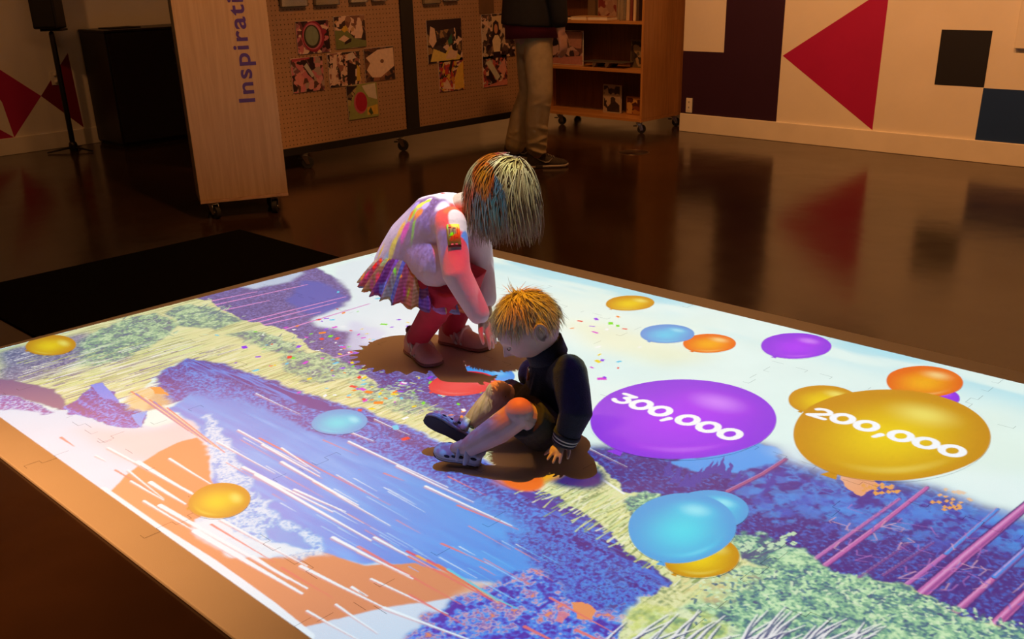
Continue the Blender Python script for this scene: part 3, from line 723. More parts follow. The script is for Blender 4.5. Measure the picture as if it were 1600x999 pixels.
# ---------------------------------------------------------------- the foam mat the picture falls on
m_foam = mat('foam_mat', (.70, .68, .66), .75, var=.02, scale=5, bump=.12, bscale=420, spec=.25)
m_seam = mat('foam_seam', (.34, .32, .31), .9)
t = thing('floor_mat', (0, 0, FLOOR), 'thick tan foam floor mat of interlocking tiles under the bright projected forest picture', 'mat')
MX, MY = 3.98, -2.58
mb = MB(); mb.box((0, MY, FLOOR), (MX, 0, 0), m_foam, .003)
def zig(mb, a, b, n, w=.011):
    a = np.array(a, float); b = np.array(b, float); d = (b - a) / n; p = np.array([-d[1], d[0]]) / np.linalg.norm(d)
    for k in range(n):
        if random.random() < .5: continue
        q0 = a + d * k; s = w if k % 2 else -w
        for e0, e1 in ((q0 + p * s, q0 + d + p * s), (q0 + d + p * s, q0 + d - p * s)):
            e = (e1 - e0); l = np.linalg.norm(e); e = e / l; o = np.array([-e[1], e[0]]) * .0008
            if random.random() < .2: continue
            c = [e0 - o, e1 - o, e1 + o, e0 + o]
            mb.add([(x, -y, .0004) for x, y in c], [[0, 1, 2, 3]], m_seam)
random.seed(5)
for v in (.46, 1.08, 1.70, 2.32): zig(mb, (.05, v), (3.95, v), 86)
for u in (.50, 1.12, 1.74, 2.35, 2.966, 3.58): zig(mb, (u, .02), (u, 2.56), 58)
mb.build('foam_pad', t)
def disc(cu, cv, au, av, rot, z, n=48):
    return [(cu + math.cos(rot) * au * math.cos(a) - math.sin(rot) * av * math.sin(a), -(cv + math.sin(rot) * au * math.cos(a) + math.cos(rot) * av * math.sin(a)), z) for a in np.linspace(0, 2 * math.pi, n, endpoint=False)]

mb = MB(); mb.add([(.078, -.103, .0003), (3.83, -.103, .0003), (3.83, -2.472, .0003), (.022, -2.472, .0003)], [[0, 3, 2, 1]], m_foam)
pic = mb.build('projected_picture', t, fix=False); pic['label'] = 'bright projected picture of forest, meadow and blue lake'
BNAMES = ['blue balloon picture beside the toddler\'s chest', None, 'red balloon picture between the children', None, 'golden balloon picture near the far edge', 'orange balloon picture touching the blue one',
          'blue balloon picture touching the orange one', 'purple balloon picture near the far edge', 'purple balloon picture peeping out under the orange one', 'orange balloon picture above the large golden one',
          'small golden balloon picture behind the large golden one', 'large golden balloon picture with white 200,000', 'large purple balloon picture with white 300,000', 'golden balloon picture under the aqua ones',
          'aqua balloon picture partly behind another', 'larger aqua balloon picture on the meadow', 'aqua balloon picture on the far bank', 'golden balloon picture over the orange sun', 'golden balloon picture at the mat\'s far left corner']
for k, (b, lb) in enumerate(zip(BALLOONS, BNAMES)):
    if lb is None: continue
    mb = MB(); mb.add(disc(*b[:5], .0005 + k * .00004), [list(range(48))], m_foam)
    o = mb.build('balloon_picture', pic, fix=False)
    bm = bmesh.new(); bm.from_mesh(o.data)
    for f_ in bm.faces:
        if f_.normal.z < 0: f_.normal_flip()
    bm.to_mesh(o.data); bm.free(); o['label'] = lb

# ---------------------------------------------------------------- black mat beside it
t = thing('floor_runner', (-.5, -1.3, FLOOR), 'flat black rectangular mat lying on the floor beyond the projection mat', 'mat')
mb = MB(); mb.box((-.93, -2.07, FLOOR), (-.006, -.575, FLOOR + .008), mat('black_carpet', (.0035, .0033, .0033), .95, spec=.1, bump=.1), .003); mb.build('pad', t)

# ---------------------------------------------------------------- casters
def caster(parent, x, y, top, ang=0, r=.038, hooded=False, nm='caster'):
    """swivel caster standing on the floor under (x, y), its plate at height top"""
    ca, sa = math.cos(ang), math.sin(ang)
    def w(a, b, z): return (x + ca * a - sa * b, y + sa * a + ca * b, z)
    R4 = Matrix(((ca, -sa, 0, x), (sa, ca, 0, y), (0, 0, 1, 0), (0, 0, 0, 1)))
    mb = MB(); mb.box((-.03, -.03, top - .006), (.03, .03, top), m_chrome, .001, R4); mb.tube([w(0, 0, top - .006), w(0, 0, FLOOR + 2 * r + .004)], .012, m_chrome, 12)
    c = mb.build(nm, parent)
    zc = FLOOR + r
    mb = MB()
    for s in (-1, 1): mb.prism([w(-.022, s * .019, zc + r + .012), w(.022, s * .019, zc + r + .012), w(.034, s * .019, zc - .008), (w(.012, s * .019, zc - .012))], np.array(w(0, s * .003, 0)) - np.array(w(0, 0, 0)), m_chrome)
    mb.box((-.026, -.022, zc + r + .006), (.026, .022, zc + r + .014), m_chrome, .002, R4); mb.build('fork', c)
    mb = MB(); mb.tube([w(.02, -.014, zc), w(.02, .014, zc)], r, m_rubber, 24, False, smooth=False); mb.tube([w(.02, -.02, zc), w(.02, .02, zc)], .01, m_chrome, 12, False); mb.build('wheel', c, bevel=.003)
    mb = MB(); mb.box((-.05, -.012, zc + r * .6), (-.018, .012, zc + r * .6 + .008), m_blackmetal, .002, R4); mb.build('brake_pedal', c)

# ---------------------------------------------------------------- the wooden sign on wheels
m_oak = wood('pale_oak', (.40, .26, .125), (.47, .315, .16), .45)
m_oakedge = wood('pale_oak_edge', (.36, .22, .12), (.48, .31, .19), .5, 1)
s0 = pz(313.5, 318.5, .09)[:2]; s1 = pz(450.5, 305, .09)[:2]
W2 = np.append((s1 - s0) / np.linalg.norm(s1 - s0), 0); N2 = np.array([W2[1], -W2[0], 0]); SW = np.linalg.norm(s1 - s0)
S0 = np.append(s0, 0)
t = thing('sign_board', S0 + W2 * SW / 2 + np.array([0, 0, FLOOR]), 'tall pale wooden board on casters with violet vertical lettering', 'sign')
R4 = Matrix(((W2[0], -N2[0], 0, S0[0]), (W2[1], -N2[1], 0, S0[1]), (0, 0, 1, 0), (0, 0, 0, 1)))
mb = MB(); mb.box((0, 0, .105), (SW, .30, 1.95), m_oak, .002, R4); mb.build('board', t)
mb = MB(); mb.box((0, -.006, .088), (SW, .30, .104), m_oakedge, .001, R4); mb.build('base_board', t)
for a, b in ((.07, .05), (SW - .07, .05), (.07, .25), (SW - .07, .25)):
    p = S0 + W2 * a - N2 * b; caster(t, p[0], p[1], .088, math.atan2(N2[1], N2[0]) + (.5 if a < .1 else -.4))
def on_sign(x, y):
    d = ray(x, y); k = np.dot(S0 - CAM, N2) / np.dot(d, N2); p = CAM + d * k
    return np.dot(p - S0, W2), p[2]
a0, z0 = on_sign(398.5, 159); a1, z1 = on_sign(373.5, 162.5)
fc = bpy.data.curves.new('lettering', 'FONT'); fc.body = 'Inspiration'; fc.extrude = .0008; fc.offset = .0022; fc.space_character = 1.13
fc.size = abs(a0 - a1) / .729 * 1.02
fo = bpy.data.objects.new('lettering', fc)
m_violet = mat('violet_vinyl', (.075, .030, .20), .4, var=.03); fc.materials.append(m_violet)
p = S0 + W2 * a0 + N2 * .0012 + np.array([0, 0, z0 - .008])
Rm = Matrix(((0, -W2[0], N2[0]), (0, -W2[1], N2[1]), (1, 0, 0)))            # text runs upwards, its tops to the left
mt_ = Matrix.Translation(Vector(p)) @ Rm.to_4x4()
col.objects.link(fo); bpy.context.view_layer.update()
me_ = bpy.data.meshes.new_from_object(fo.evaluated_get(bpy.context.evaluated_depsgraph_get())); me_.name = 'lettering'
me_.transform(mt_ @ Matrix.Diagonal((1.20, 1.0, 1.0, 1.0))); bpy.data.objects.remove(fo)
fo = bpy.data.objects.new('lettering', me_); link(fo, t)

# ---------------------------------------------------------------- pegboard display
def peg_material():
    m, nt, b = newmat('pegboard')
    tc = nt.nodes.new('ShaderNodeTexCoord'); sx = nt.nodes.new('ShaderNodeSeparateXYZ'); nt.links.new(tc.outputs['Object'], sx.inputs[0])
    def mm(op, a, bb=0.):
        n = nt.nodes.new('ShaderNodeMath'); n.operation = op
        for k, q in enumerate((a, bb)):
            if isinstance(q, (int, float)): n.inputs[k].default_value = q
            else: nt.links.new(q, n.inputs[k])
        return n.outputs[0]
    fy = mm('SUBTRACT', mm('FRACT', mm('DIVIDE', sx.outputs[1], .031)), .5); fz = mm('SUBTRACT', mm('FRACT', mm('DIVIDE', sx.outputs[2], .031)), .5)
    d = mm('SQRT', mm('ADD', mm('MULTIPLY', fy, fy), mm('MULTIPLY', fz, fz)))
    hole = mm('LESS_THAN', d, .13)
    n = nt.nodes.new('ShaderNodeTexNoise'); n.inputs['Scale'].default_value = 30; nt.links.new(tc.outputs['Object'], n.inputs[0])
    r = nt.nodes.new('ShaderNodeValToRGB'); nt.links.new(n.outputs[0], r.inputs[0])
    r.color_ramp.elements[0].color = (.36, .21, .115, 1); r.color_ramp.elements[1].color = (.46, .28, .155, 1)
    mx = nt.nodes.new('ShaderNodeMix'); mx.data_type = 'RGBA'; nt.links.new(hole, mx.inputs[0]); nt.links.new(r.outputs[0], mx.inputs[6]); mx.inputs[7].default_value = (.05, .025, .012, 1)
    nt.links.new(mx.outputs[2], b.inputs['Base Color']); b.inputs['Roughness'].default_value = .6
    return m
m_peg = peg_material()
PX = -2.18
t = thing('pegboard_display', (PX - .05, 1.75, FLOOR), 'rolling brown pegboard display in a black frame hung with photo prints', 'display board')
for y0, y1 in ((.50, 1.722), (1.852, 3.02)):
    mb = MB(); mb.box((PX - .03, y0, .150), (PX, y1, 1.9), m_peg); mb.build('pegboard', t)
mb = MB(); mb.box((PX - .07, .46, .100), (PX + .012, 3.03, .152), m_blackmetal, .002)
mb.box((PX - .07, 1.724, .152), (PX + .012, 1.850, 1.9), m_blackmetal, .002); mb.box((PX - .07, .46, .152), (PX + .012, .498, 1.9), m_blackmetal, .002)
mb.box((PX - .07, 3.022, .100), (PX + .012, 3.04, 1.9), m_blackmetal, .002); mb.box((PX - .07, .46, 1.9), (PX + .012, 3.04, 1.95), m_blackmetal, .002); mb.build('frame', t)
for y, a in ((.76, .9), (1.665, .7)): caster(t, PX - .02, y, .100, a, .042)
caster(t, PX - .02, 2.98, .100, .3, .042)

# ---------------------------------------------------------------- photo prints
def print_material(name, cols, scale=26, seed=0):
    m, nt, b = newmat(name)
    tc = nt.nodes.new('ShaderNodeTexCoord'); mp = nt.nodes.new('ShaderNodeMapping'); nt.links.new(tc.outputs['Object'], mp.inputs[0]); mp.inputs['Location'].default_value = (seed * 1.7, seed * 3.1, seed * 2.3)
    ns = nt.nodes.new('ShaderNodeTexNoise'); ns.inputs['Scale'].default_value = scale * .6; ns.inputs['Detail'].default_value = 2; nt.links.new(mp.outputs[0], ns.inputs[0])
    va = nt.nodes.new('ShaderNodeVectorMath'); va.operation = 'MULTIPLY_ADD'; nt.links.new(ns.outputs['Color'], va.inputs[0]); va.inputs[1].default_value = (.09, .09, .09); nt.links.new(mp.outputs[0], va.inputs[2])
    v = nt.nodes.new('ShaderNodeTexVoronoi'); v.inputs['Scale'].default_value = scale; nt.links.new(va.outputs[0], v.inputs[0])
    sc = nt.nodes.new('ShaderNodeSeparateColor'); nt.links.new(v.outputs['Color'], sc.inputs[0])
    r = nt.nodes.new('ShaderNodeValToRGB'); r.color_ramp.interpolation = 'CONSTANT'; nt.links.new(sc.outputs[0], r.inputs[0])
    e = r.color_ramp.elements
    while len(e) < len(cols): e.new(.5)
    for k, c in enumerate(cols): e[k].position = k / len(cols); e[k].color = (*srgb(c), 1)
    nt.links.new(r.outputs[0], b.inputs['Base Color']); b.inputs['Roughness'].default_value = .35
    return m
flat = {}
def fm_(c):
    c = tuple(c)
    if c not in flat: flat[c] = mat('print_ink', srgb(c), .4, var=.08, scale=40)
    return flat[c]
def photo_print(x0, y0, x1, y1, lab, base, shapes, seed, scale=26, curl=0.):
    """a print pinned on the pegboard; the corner pixels give its place on the board, shapes are in 0..1 of its face"""
    a = px(x0, y0, PX); b = px(x1, y1, PX)
    ya, yb = a[1], b[1]; zb, za = b[2], a[2]
    t = thing('photo_print', (PX + .002, (ya + yb) / 2, zb), lab, 'photo', 'photo prints pinned on the pegboard')
    mb = MB(); mb.box((PX + .0015, ya, zb), (PX + .0075, yb, za), m_white, .0006); mb.build('card', t)
    mb = MB(); X = PX + .0078
    mb.prism([(X, ya + .001, zb + .001), (X, yb - .001, zb + .001), (X, yb - .001, za - .001), (X, ya + .001, za - .001)], (.0003, 0, 0), print_material('print_pattern', base, scale, seed))
    for k, (c, pts) in enumerate(shapes):
        if pts[0] == 'o':
            _, cu, cv, ru, rv = pts; pts = [(cu + ru * math.cos(q), cv + rv * math.sin(q)) for q in np.linspace(0, 2 * math.pi, 28, endpoint=False)]
        mb.prism([(X + .0003 + k * .0001, ya + (yb - ya) * u, zb + (za - zb) * v) for u, v in pts], (.0001, 0, 0), fm_(c))
    mb.build('picture', t)
DK, CR, PK, TAN, GR, YE = (40, 24, 34), (226, 196, 176), (200, 120, 130), (180, 140, 110), (120, 130, 100), (214, 178, 70)
photo_print(460, 34, 516, 81, 'square photo print of a red-rimmed round dish, first of the top row', [DK, PK, CR, (110, 60, 70), (150, 100, 110), (70, 50, 60)],
            [((150, 40, 70), ('o', .5, .52, .34, .47)), ((196, 110, 130), ('o', .48, .53, .29, .41)), ((60, 50, 46), ('o', .46, .52, .25, .36)), ((132, 146, 118), ('o', .46, .54, .20, .30)), ((150, 40, 70), [(.78, .5), (.92, .62), (.9, .72), (.74, .68)])], 1)
photo_print(520, 26, 572, 73, 'photo print of an open-beaked paper bird on green, beside the red dish print', [DK, CR, (120, 80, 70), (200, 160, 120), (60, 40, 40), (150, 110, 90)],
            [((118, 128, 78), [(0, 0), (1, .02), (1, .2), (.6, .3), (.4, .55), (0, .58)]), (DK, [(.28, .12), (.5, .2), (.52, .3), (.3, .3)]), (CR, [(.1, .3), (.28, .42), (.45, .3), (.28, .2)]), (CR, [(.62, .3), (.7, .7), (.85, .85), (.92, .5), (.84, .28)]), (YE, [(.2, .6), (.36, .72), (.44, .58), (.3, .5)])], 2)
photo_print(452, 92, 507, 140, 'photo print with a pink cloth and dark tools, left of the middle row', [PK, DK, (210, 150, 150), (90, 60, 60), (170, 150, 140), (120, 80, 90)],
            [((214, 140, 140), [(.08, .45), (.25, .6), (.38, .4), (.3, .15), (.14, .3)]), (DK, [(.35, .85), (.5, .5), (.7, .3), (.62, .62), (.5, .9)]), ((190, 190, 186), [(.4, .75), (.62, .4), (.7, .46), (.5, .84)]), ((170, 70, 90), [(.05, .9), (.6, .95), (.6, 1), (.05, .98)])], 3)
photo_print(510, 84, 564, 131, 'photo print of pale strips over a dark lattice, centre of the middle row', [CR, DK, (200, 150, 130), (60, 50, 50), (150, 100, 90), (220, 190, 170)],
            [(CR, [(.05, .2), (.2, .95), (.3, .95), (.18, .1)]), (DK, [(.55, .05), (.8, .05), (.85, .6), (.6, .7)]), ((216, 200, 190), [(.62, .75), (.9, .8), (.8, .98), (.66, .95)]), (YE, [(.85, .1), (.98, .1), (.98, .5), (.9, .6)])], 4, 34)
photo_print(567, 76, 617, 123, 'photo print filled by a cream paper shape, right end of the middle row', [(120, 80, 60), DK, (150, 100, 80), (90, 60, 50)],
            [((232, 206, 186), [(.05, .35), (.22, .12), (.5, .1), (.98, .4), (.98, .96), (.45, .93), (.05, .72), (.18, .55)]), ((120, 84, 66), ('o', .58, .58, .06, .06)), (DK, [(.6, .06), (.98, .08), (.98, .2)])], 5)
photo_print(540, 134, 591, 181, 'photo print of a crimson petal on yellow, alone below the middle row', [(150, 150, 90), DK, (180, 160, 110), (120, 100, 80)],
            [((150, 158, 90), [(0, 0), (1, 0), (1, 1), (.4, 1), (.1, .5)]), (DK, [(0, .7), (.36, .96), (0, .98)]), ((214, 206, 190), [(.5, .95), (.95, .98), (.98, .5), (.7, .6), (.6, .75)]), ((196, 90, 110), ('o', .42, .46, .22, .32)), ((178, 22, 62), ('o', .45, .48, .19, .28)), (YE, [(.62, .3), (.98, .36), (.98, .06), (.62, .08)]), ((60, 80, 40), [(.66, .18), (.75, .3), (.82, .1), (.74, .06)])], 6)
photo_print(665, 32, 722, 94, 'large photo print of a workshop scene with yellow paper, left on the second panel', [DK, (90, 70, 60), CR, (60, 50, 60), (160, 130, 90), (30, 24, 30)],
            [(DK, [(0, .72), (1, .8), (1, 1), (0, 1)]), ((222, 200, 110), [(.06, .04), (.16, .34), (.5, .2), (.62, .36), (.95, .1), (.9, .03)]), (CR, [(.04, .5), (.1, .86), (.22, .8), (.26, .5), (.14, .36)]), (CR, [(.5, .08), (.62, .3), (.86, .22), (.8, .06)]), ((50, 110, 90), [(.58, .5), (.7, .66), (.72, .44), (.6, .4)])], 7)
photo_print(684, 93, 725, 139, 'small photo print of red and yellow leaves under the workshop print', [(190, 60, 50), YE, CR, DK, (200, 130, 60), (140, 60, 90)],
            [((226, 186, 80), [(.6, .02), (.98, .05), (.98, .9), (.75, .7), (.62, .4)]), (CR, [(.1, .1), (.5, .05), (.3, .4)]), (DK, [(.45, .5), (.6, .95), (.5, .95), (.4, .7)])], 8, 34)
photo_print(751, 23, 804, 87, 'large photo print of a person with long black hair in white', [(60, 50, 54), CR, DK, (200, 180, 160), (150, 120, 100), (90, 70, 70)],
            [((214, 190, 150), [(.3, .62), (.62, .64), (.6, .96), (.3, .94)]), (DK, [(.30, .42), (.34, .8), (.42, .86), (.5, .8), (.54, .42)]), ((206, 150, 120), ('o', .42, .66, .055, .11)), ((232, 214, 180), [(.3, .4), (.38, .52), (.48, .52), (.56, .4), (.52, .12), (.34, .12)]), (DK, [(.3, .0), (.32, .14), (.54, .14), (.56, 0)])], 9, 32)
photo_print(753, 89, 792, 132, 'small photo print of a silver bracelet under the long-haired person print', [DK, (190, 90, 90), CR, (120, 60, 60), (160, 150, 150), (60, 40, 44)],
            [((206, 130, 120), [(0, .02), (1, .2), (1, 0)]), ((196, 196, 180), [(.12, .8), (.3, .9), (.7, .3), (.56, .18)]), (DK, [(.3, .55), (.5, .2), (.4, .1), (.2, .3)]), ((214, 150, 140), [(.6, .55), (.9, .9), (.98, .5), (.86, .3)])], 10, 34)

# brochure holders along the top of the frame
m_acr = mat('clear_acrylic', (.85, .86, .86), .06, var=.01, trans=.92)
m_paper = mat('leaflet_paper', (.80, .72, .62), .6, var=.04)
m_paper2 = mat('yellow_leaflet_paper', (.80, .62, .36), .6, var=.04)
holders = [(441, 482, 11, 0, 'white'), (494, 531, 8.5, 1, 'yellow-edged'), (549, 575, 4.5, 0, 'cream'), (584, 605, 2.5, 0, 'plain'), (664, 689, 6.5, 1, 'buff'), (696, 717, 2.5, 0, 'small pale')]
wh = ['above the red dish print', 'above the open-beaked bird print', 'third along the first panel', 'nearest the black post on the first panel', 'above the workshop print', 'second on the second panel']
for (xa, xb, yb, k, c), w in zip(holders, wh):
    a = px(xa, yb, PX + .035); b = px(xb, yb - 1, PX + .035); y0, y1, z = a[1], b[1], (a[2] + b[2]) / 2
    t = thing('brochure_holder', (PX, (y0 + y1) / 2, z), 'clear leaflet holder on the pegboard, ' + w, 'holder', 'leaflet holders on the pegboard')
    mb = MB(); X0 = PX + .001
    mb.box((X0, y0, z), (X0 + .003, y1, z + .26), m_acr); mb.build('back_plate', t)
    mb = MB(); mb.box((X0 + .003, y0, z), (X0 + .035, y1, z + .003), m_acr); mb.box((X0 + .032, y0, z + .003), (X0 + .035, y1, z + .11), m_acr)
    mb.box((X0 + .003, y0, z + .003), (X0 + .032, y0 + .002, z + .11), m_acr); mb.box((X0 + .003, y1 - .002, z + .003), (X0 + .032, y1, z + .11), m_acr); mb.build('pocket', t)
    mb = MB(); mb.box((X0 + .006, y0 + .005, z + .004), (X0 + .026, y1 - .005, z + .215), m_paper2 if k else m_paper, .0008)
    tag(mb.build('leaflet_stack'), c + ' leaflets standing in the clear holder ' + w, 'leaflets', 'leaflets in the pegboard holders')
a = px(748.5, 22, PX); b = px(771, 20, PX)
t = thing('brown_sheet', (PX, (a[1] + b[1]) / 2, a[2]), 'flat brown folder hanging just above the long-haired person print', 'sheet')
m_brown = mat('flat_brown', (.17, .095, .05), .7); mb = MB(); mb.box((PX + .001, a[1], a[2]), (PX + .008, b[1], a[2] + .3), m_brown, .001); mb.build('cover', t)  # flat brown sheet against the pegboard
mb = MB(); mb.tube([(PX + .005, (a[1] + b[1]) / 2, a[2] + .306), (PX + .02, (a[1] + b[1]) / 2, a[2] + .306), (PX + .02, (a[1] + b[1]) / 2, a[2] + .316)], .003, m_chrome, 8); mb.build('hook', t)

# ---------------------------------------------------------------- bookcase on wheels
m_case = wood('orange_wood', (.42, .185, .055), (.54, .26, .085), .4)
m_shelf = wood('orange_wood_shelf', (.42, .185, .055), (.54, .26, .085), .4, 0)
m_caseback = wood('dark_wood_back', (.14, .055, .02), (.20, .085, .03), .55)
BX0, BX1, BY0, BY1, BYR = -2.38, -1.138, 3.375, 3.70, 3.99
t = thing('bookcase', ((BX0 + BX1) / 2, BY0, FLOOR), 'open wooden bookcase on casters at the end of the mural wall', 'bookcase')
for x in (BX0, BX1 - .022):
    mb = MB(); mb.box((x, BY0, .112), (x + .022, BYR, 1.72), m_case, .0015); mb.build('side_panel', t)
for z in (.485, .862, 1.25):
    mb = MB(); mb.box((BX0 + .0225, BY0 + .004, z - .011), (BX1 - .0225, BY1 - .013, z + .011), m_shelf, .001); mb.build('shelf', t)
    mb = MB(); mb.box((BX0 + .0225, BY1 + .001, z - .011), (BX1 - .0225, BYR - .004, z + .011), m_shelf, .001); mb.build('shelf', t)
mb = MB(); mb.box((BX0 + .0225, BY1 - .012, .113), (BX1 - .0225, BY1, 1.72), m_caseback); mb.build('back_panel', t)
mb = MB(); mb.box((BX0, BY0 - .004, .088), (BX1, BYR, .111), m_shelf, .001); mb.build('base_board', t)
mb = MB(); mb.box((BX0, BY0, 1.721), (BX1, BYR, 1.745), m_shelf, .001); mb.build('top_board', t)
for x, y in ((BX1 - .06, BY0 + .05), (BX1 - .06, BYR - .07), (BX0 + .3, BY0 + .05), (BX0 + .06, BYR - .07)): caster(t, x, y, .088, .6, .036)
def book(x0, x1, y0, y1, z0, z1, cover, lab, grp, spine='front', art=None, seed=0, lean=0.):
    """a book; spine='face' shows its cover to the front"""
    mc = mat('book_cover', srgb(cover), .4, var=.06)
    Rl = Matrix.Translation((x0, y0, z0)) @ Matrix.Rotation(lean, 4, 'Y') @ Matrix.Translation((-x0, -y0, -z0)) if lean else None
    t = thing('book', ((x0 + x1) / 2, y0, z0), lab, 'book', grp)
    mb = MB()
    if spine == 'flat':
        mb.box((x0, y0, z0), (x1, y1, z0 + .003), mc, 0, Rl); mb.box((x0, y0, z1 - .003), (x1, y1, z1), mc, 0, Rl); mb.box((x0, y0, z0 + .003), (x0 + .003, y1, z1 - .003), mc, 0, Rl); mb.build('cover', t)
        mb = MB(); mb.box((x0 + .003, y0 + .002, z0 + .003), (x1 - .003, y1 - .003, z1 - .003), m_paper); mb.build('pages', t)
    else:
        face = spine == 'face'
        if face:
            mb.box((x0, y0, z0), (x1, y0 + .003, z1), mc, 0, Rl); mb.box((x0, y1 - .003, z0), (x1, y1, z1), mc, 0, Rl); mb.box((x0, y0 + .003, z0), (x0 + .003, y1 - .003, z1), mc, 0, Rl)
            if art:
                mb.prism([(x0 + .008, y0 - .0004, z0 + .01), (x0 + .008, y0 - .0004, z1 - .01), (x1 - .008, y0 - .0004, z1 - .01), (x1 - .008, y0 - .0004, z0 + .01)], (0, .0004, 0), print_material('cover_art', art, 22, seed))
            mb.build('cover', t)
            mb = MB(); mb.box((x0 + .004, y0 + .003, z0 + .003), (x1 - .003, y1 - .003, z1 - .003), m_paper, 0, Rl); mb.build('pages', t)
        else:
            mb.box((x0, y0, z0), (x0 + .002, y1, z1), mc, 0, Rl); mb.box((x1 - .002, y0, z0), (x1, y1, z1), mc, 0, Rl); mb.box((x0 + .002, y0, z0), (x1 - .002, y0 + .003, z1), mc, 0, Rl); mb.build('cover', t)
            mb = MB(); mb.box((x0 + .002, y0 + .003, z0 + .003), (x1 - .002, y1 - .003, z1 - .003), m_paper, 0, Rl); mb.build('pages', t)
    return t
Z1, Z2, Z0 = .874, .497, .112
def bx(x, y=18, Y=3.40): return py(x, y, Y)[0]
g1, g2 = 'books on the upper shelf', 'books on the lower shelves'
book(bx(893, 22), bx(917, 22), 3.39, 3.55, Z1, Z1 + .030, (214, 178, 132), 'thick pale book lying flat, left of the two at the upper shelf\'s front', g1, 'flat')
book(bx(919, 22), bx(950, 22), 3.39, 3.53, Z1, Z1 + .030, (196, 150, 104), 'tan book lying flat, right of the two at the upper shelf\'s front', g1, 'flat')
book(bx(872, 22), bx(890, 22), 3.42, 3.60, Z1, Z1 + .024, (30, 24, 24), 'dark book lying flat by the person\'s hip on the upper shelf', g1, 'flat')
book(bx(934, 12, 3.57), bx(964, 12, 3.57), 3.57, 3.59, Z1, Z1 + .27, (150, 120, 104), 'grey-brown book with reddish script shown face out on the upper shelf', g1, 'face', [(170, 140, 124), (150, 118, 104), (120, 50, 46), (160, 130, 116)], 3)
book(bx(922, 12, 3.58), bx(933, 12, 3.58), 3.55, 3.68, Z1, Z1 + .24, (110, 90, 70), 'narrow olive-brown book standing at the left end of the upper shelf\'s row', g1)
book(bx(966, 12, 3.57), bx(976, 12, 3.57), 3.56, 3.585, Z1, Z1 + .25, (150, 136, 116), 'plain beige booklet face out beside the reddish script book', g1, 'face')
for k, (xa, xb, c, ln) in enumerate([(984, 989, (196, 170, 140), .10), (990, 994, (120, 60, 56), .12), (995, 999, (210, 190, 160), .14), (1000, 1004, (80, 64, 60), .12)]):
    book(bx(xa, 14, 3.48) - .020, bx(xb, 14, 3.48) - .022, 3.46, 3.64, Z1, Z1 + .26, c, ['cream book leaning nearest the clear divider', 'brick red book leaning second from the clear divider', 'buff book leaning third from the clear divider', 'dark brown book leaning nearest the bookcase\'s side panel'][k], g1, lean=ln * .12)
t = thing('book_divider', (bx(981, 18), 3.46, Z1), 'clear upright divider on the upper shelf beside the leaning books', 'divider')
mb = MB(); x = bx(984, 14, 3.48) - .040; mb.box((x, 3.40, Z1 + .0005), (x + .004, 3.66, Z1 + .25), m_acr); mb.build('plate', t)
t = thing('framed_print', (bx(888, 90, 3.55), 3.55, Z2), 'picture board of dark crumpled shapes leaning on the middle shelf by the hand', 'picture')
mb = MB(); xa, xb = bx(858, 80, 3.50), bx(911, 80, 3.50); mb.box((xa, 3.50, Z2), (xb, 3.508, Z2 + .285), m_white, .001)
mb.prism([(xa + .004, 3.4995, Z2 + .004), (xa + .004, 3.4995, Z2 + .281), (xb - .004, 3.4995, Z2 + .281), (xb - .004, 3.4995, Z2 + .004)], (0, .0005, 0), print_material('print_pattern', [(30, 24, 28), (150, 110, 110), (60, 46, 50), (190, 160, 156), (100, 70, 72)], 17, 12))
mb.prism([(xa + .005, 3.499, Z2 + .005), (xa + .005, 3.499, Z2 + .05), (xb - .005, 3.499, Z2 + .08), (xb - .005, 3.499, Z2 + .005)], (0, .0004, 0), fm_((176, 122, 122)))
mb.prism([(xa + .10, 3.499, Z2 + .20), (xa + .11, 3.499, Z2 + .275), (xb - .01, 3.499, Z2 + .275), (xb - .02, 3.499, Z2 + .14), (xb - .07, 3.499, Z2 + .14)], (0, .0004, 0), fm_((176, 130, 122)))
mb.prism([(xa + .155, 3.4985, Z2 + .215), (xa + .15, 3.4985, Z2 + .275), (xa + .20, 3.4985, Z2 + .275), (xa + .19, 3.4985, Z2 + .22)], (0, .0004, 0), fm_((120, 30, 34)))
mb.build('board', t)
t = thing('display_stand', (bx(945, 96, 3.45), 3.45, Z2), 'thin grey tilted book stand on the middle shelf', 'stand')
m_grey = mat('grey_metal', (.32, .30, .28), .35, .8)
xa, xb = bx(917, 92, 3.5), bx(982, 99, 3.5)
mb = MB(); mb.box((xa, 3.42, Z2 + .042), (xb, 3.60, Z2 + .046), m_grey, .0006); mb.build('tray', t)
for x in (bx(926, 96, 3.43), bx(946, 98, 3.43)):
    mb = MB(); mb.prism([(x, 3.425, Z2), (x + .003, 3.425, Z2 + .042), (x + .05, 3.425, Z2 + .042), (x + .012, 3.425, Z2)], (0, .14, 0), m_grey); mb.build('foot', t)
book(bx(986, 80, 3.58), bx(1004, 80, 3.58), 3.575, 3.595, Z2, Z2 + .22, (96, 84, 60), 'green-grey patterned book face out at the middle shelf\'s right end', g2, 'face', [(90, 80, 60), (60, 50, 40), (150, 130, 96), (40, 34, 30)], 6)
book(bx(943, 145, 3.55), bx(970, 145, 3.55), 3.545, 3.565, Z0, Z0 + .235, (176, 160, 140), 'pale book with a dark portrait face out on the bottom shelf', g2, 'face', [(70, 60, 54), (60, 50, 46), (170, 150, 130), (50, 42, 40)], 8)
book(bx(979, 150, 3.55), bx(1002, 150, 3.55), 3.55, 3.57, Z0, Z0 + .15, (150, 100, 52), 'amber book face out at the bottom shelf\'s right end', g2, 'face', [(170, 120, 60), (120, 60, 34), (190, 150, 90), (80, 40, 28)], 9)

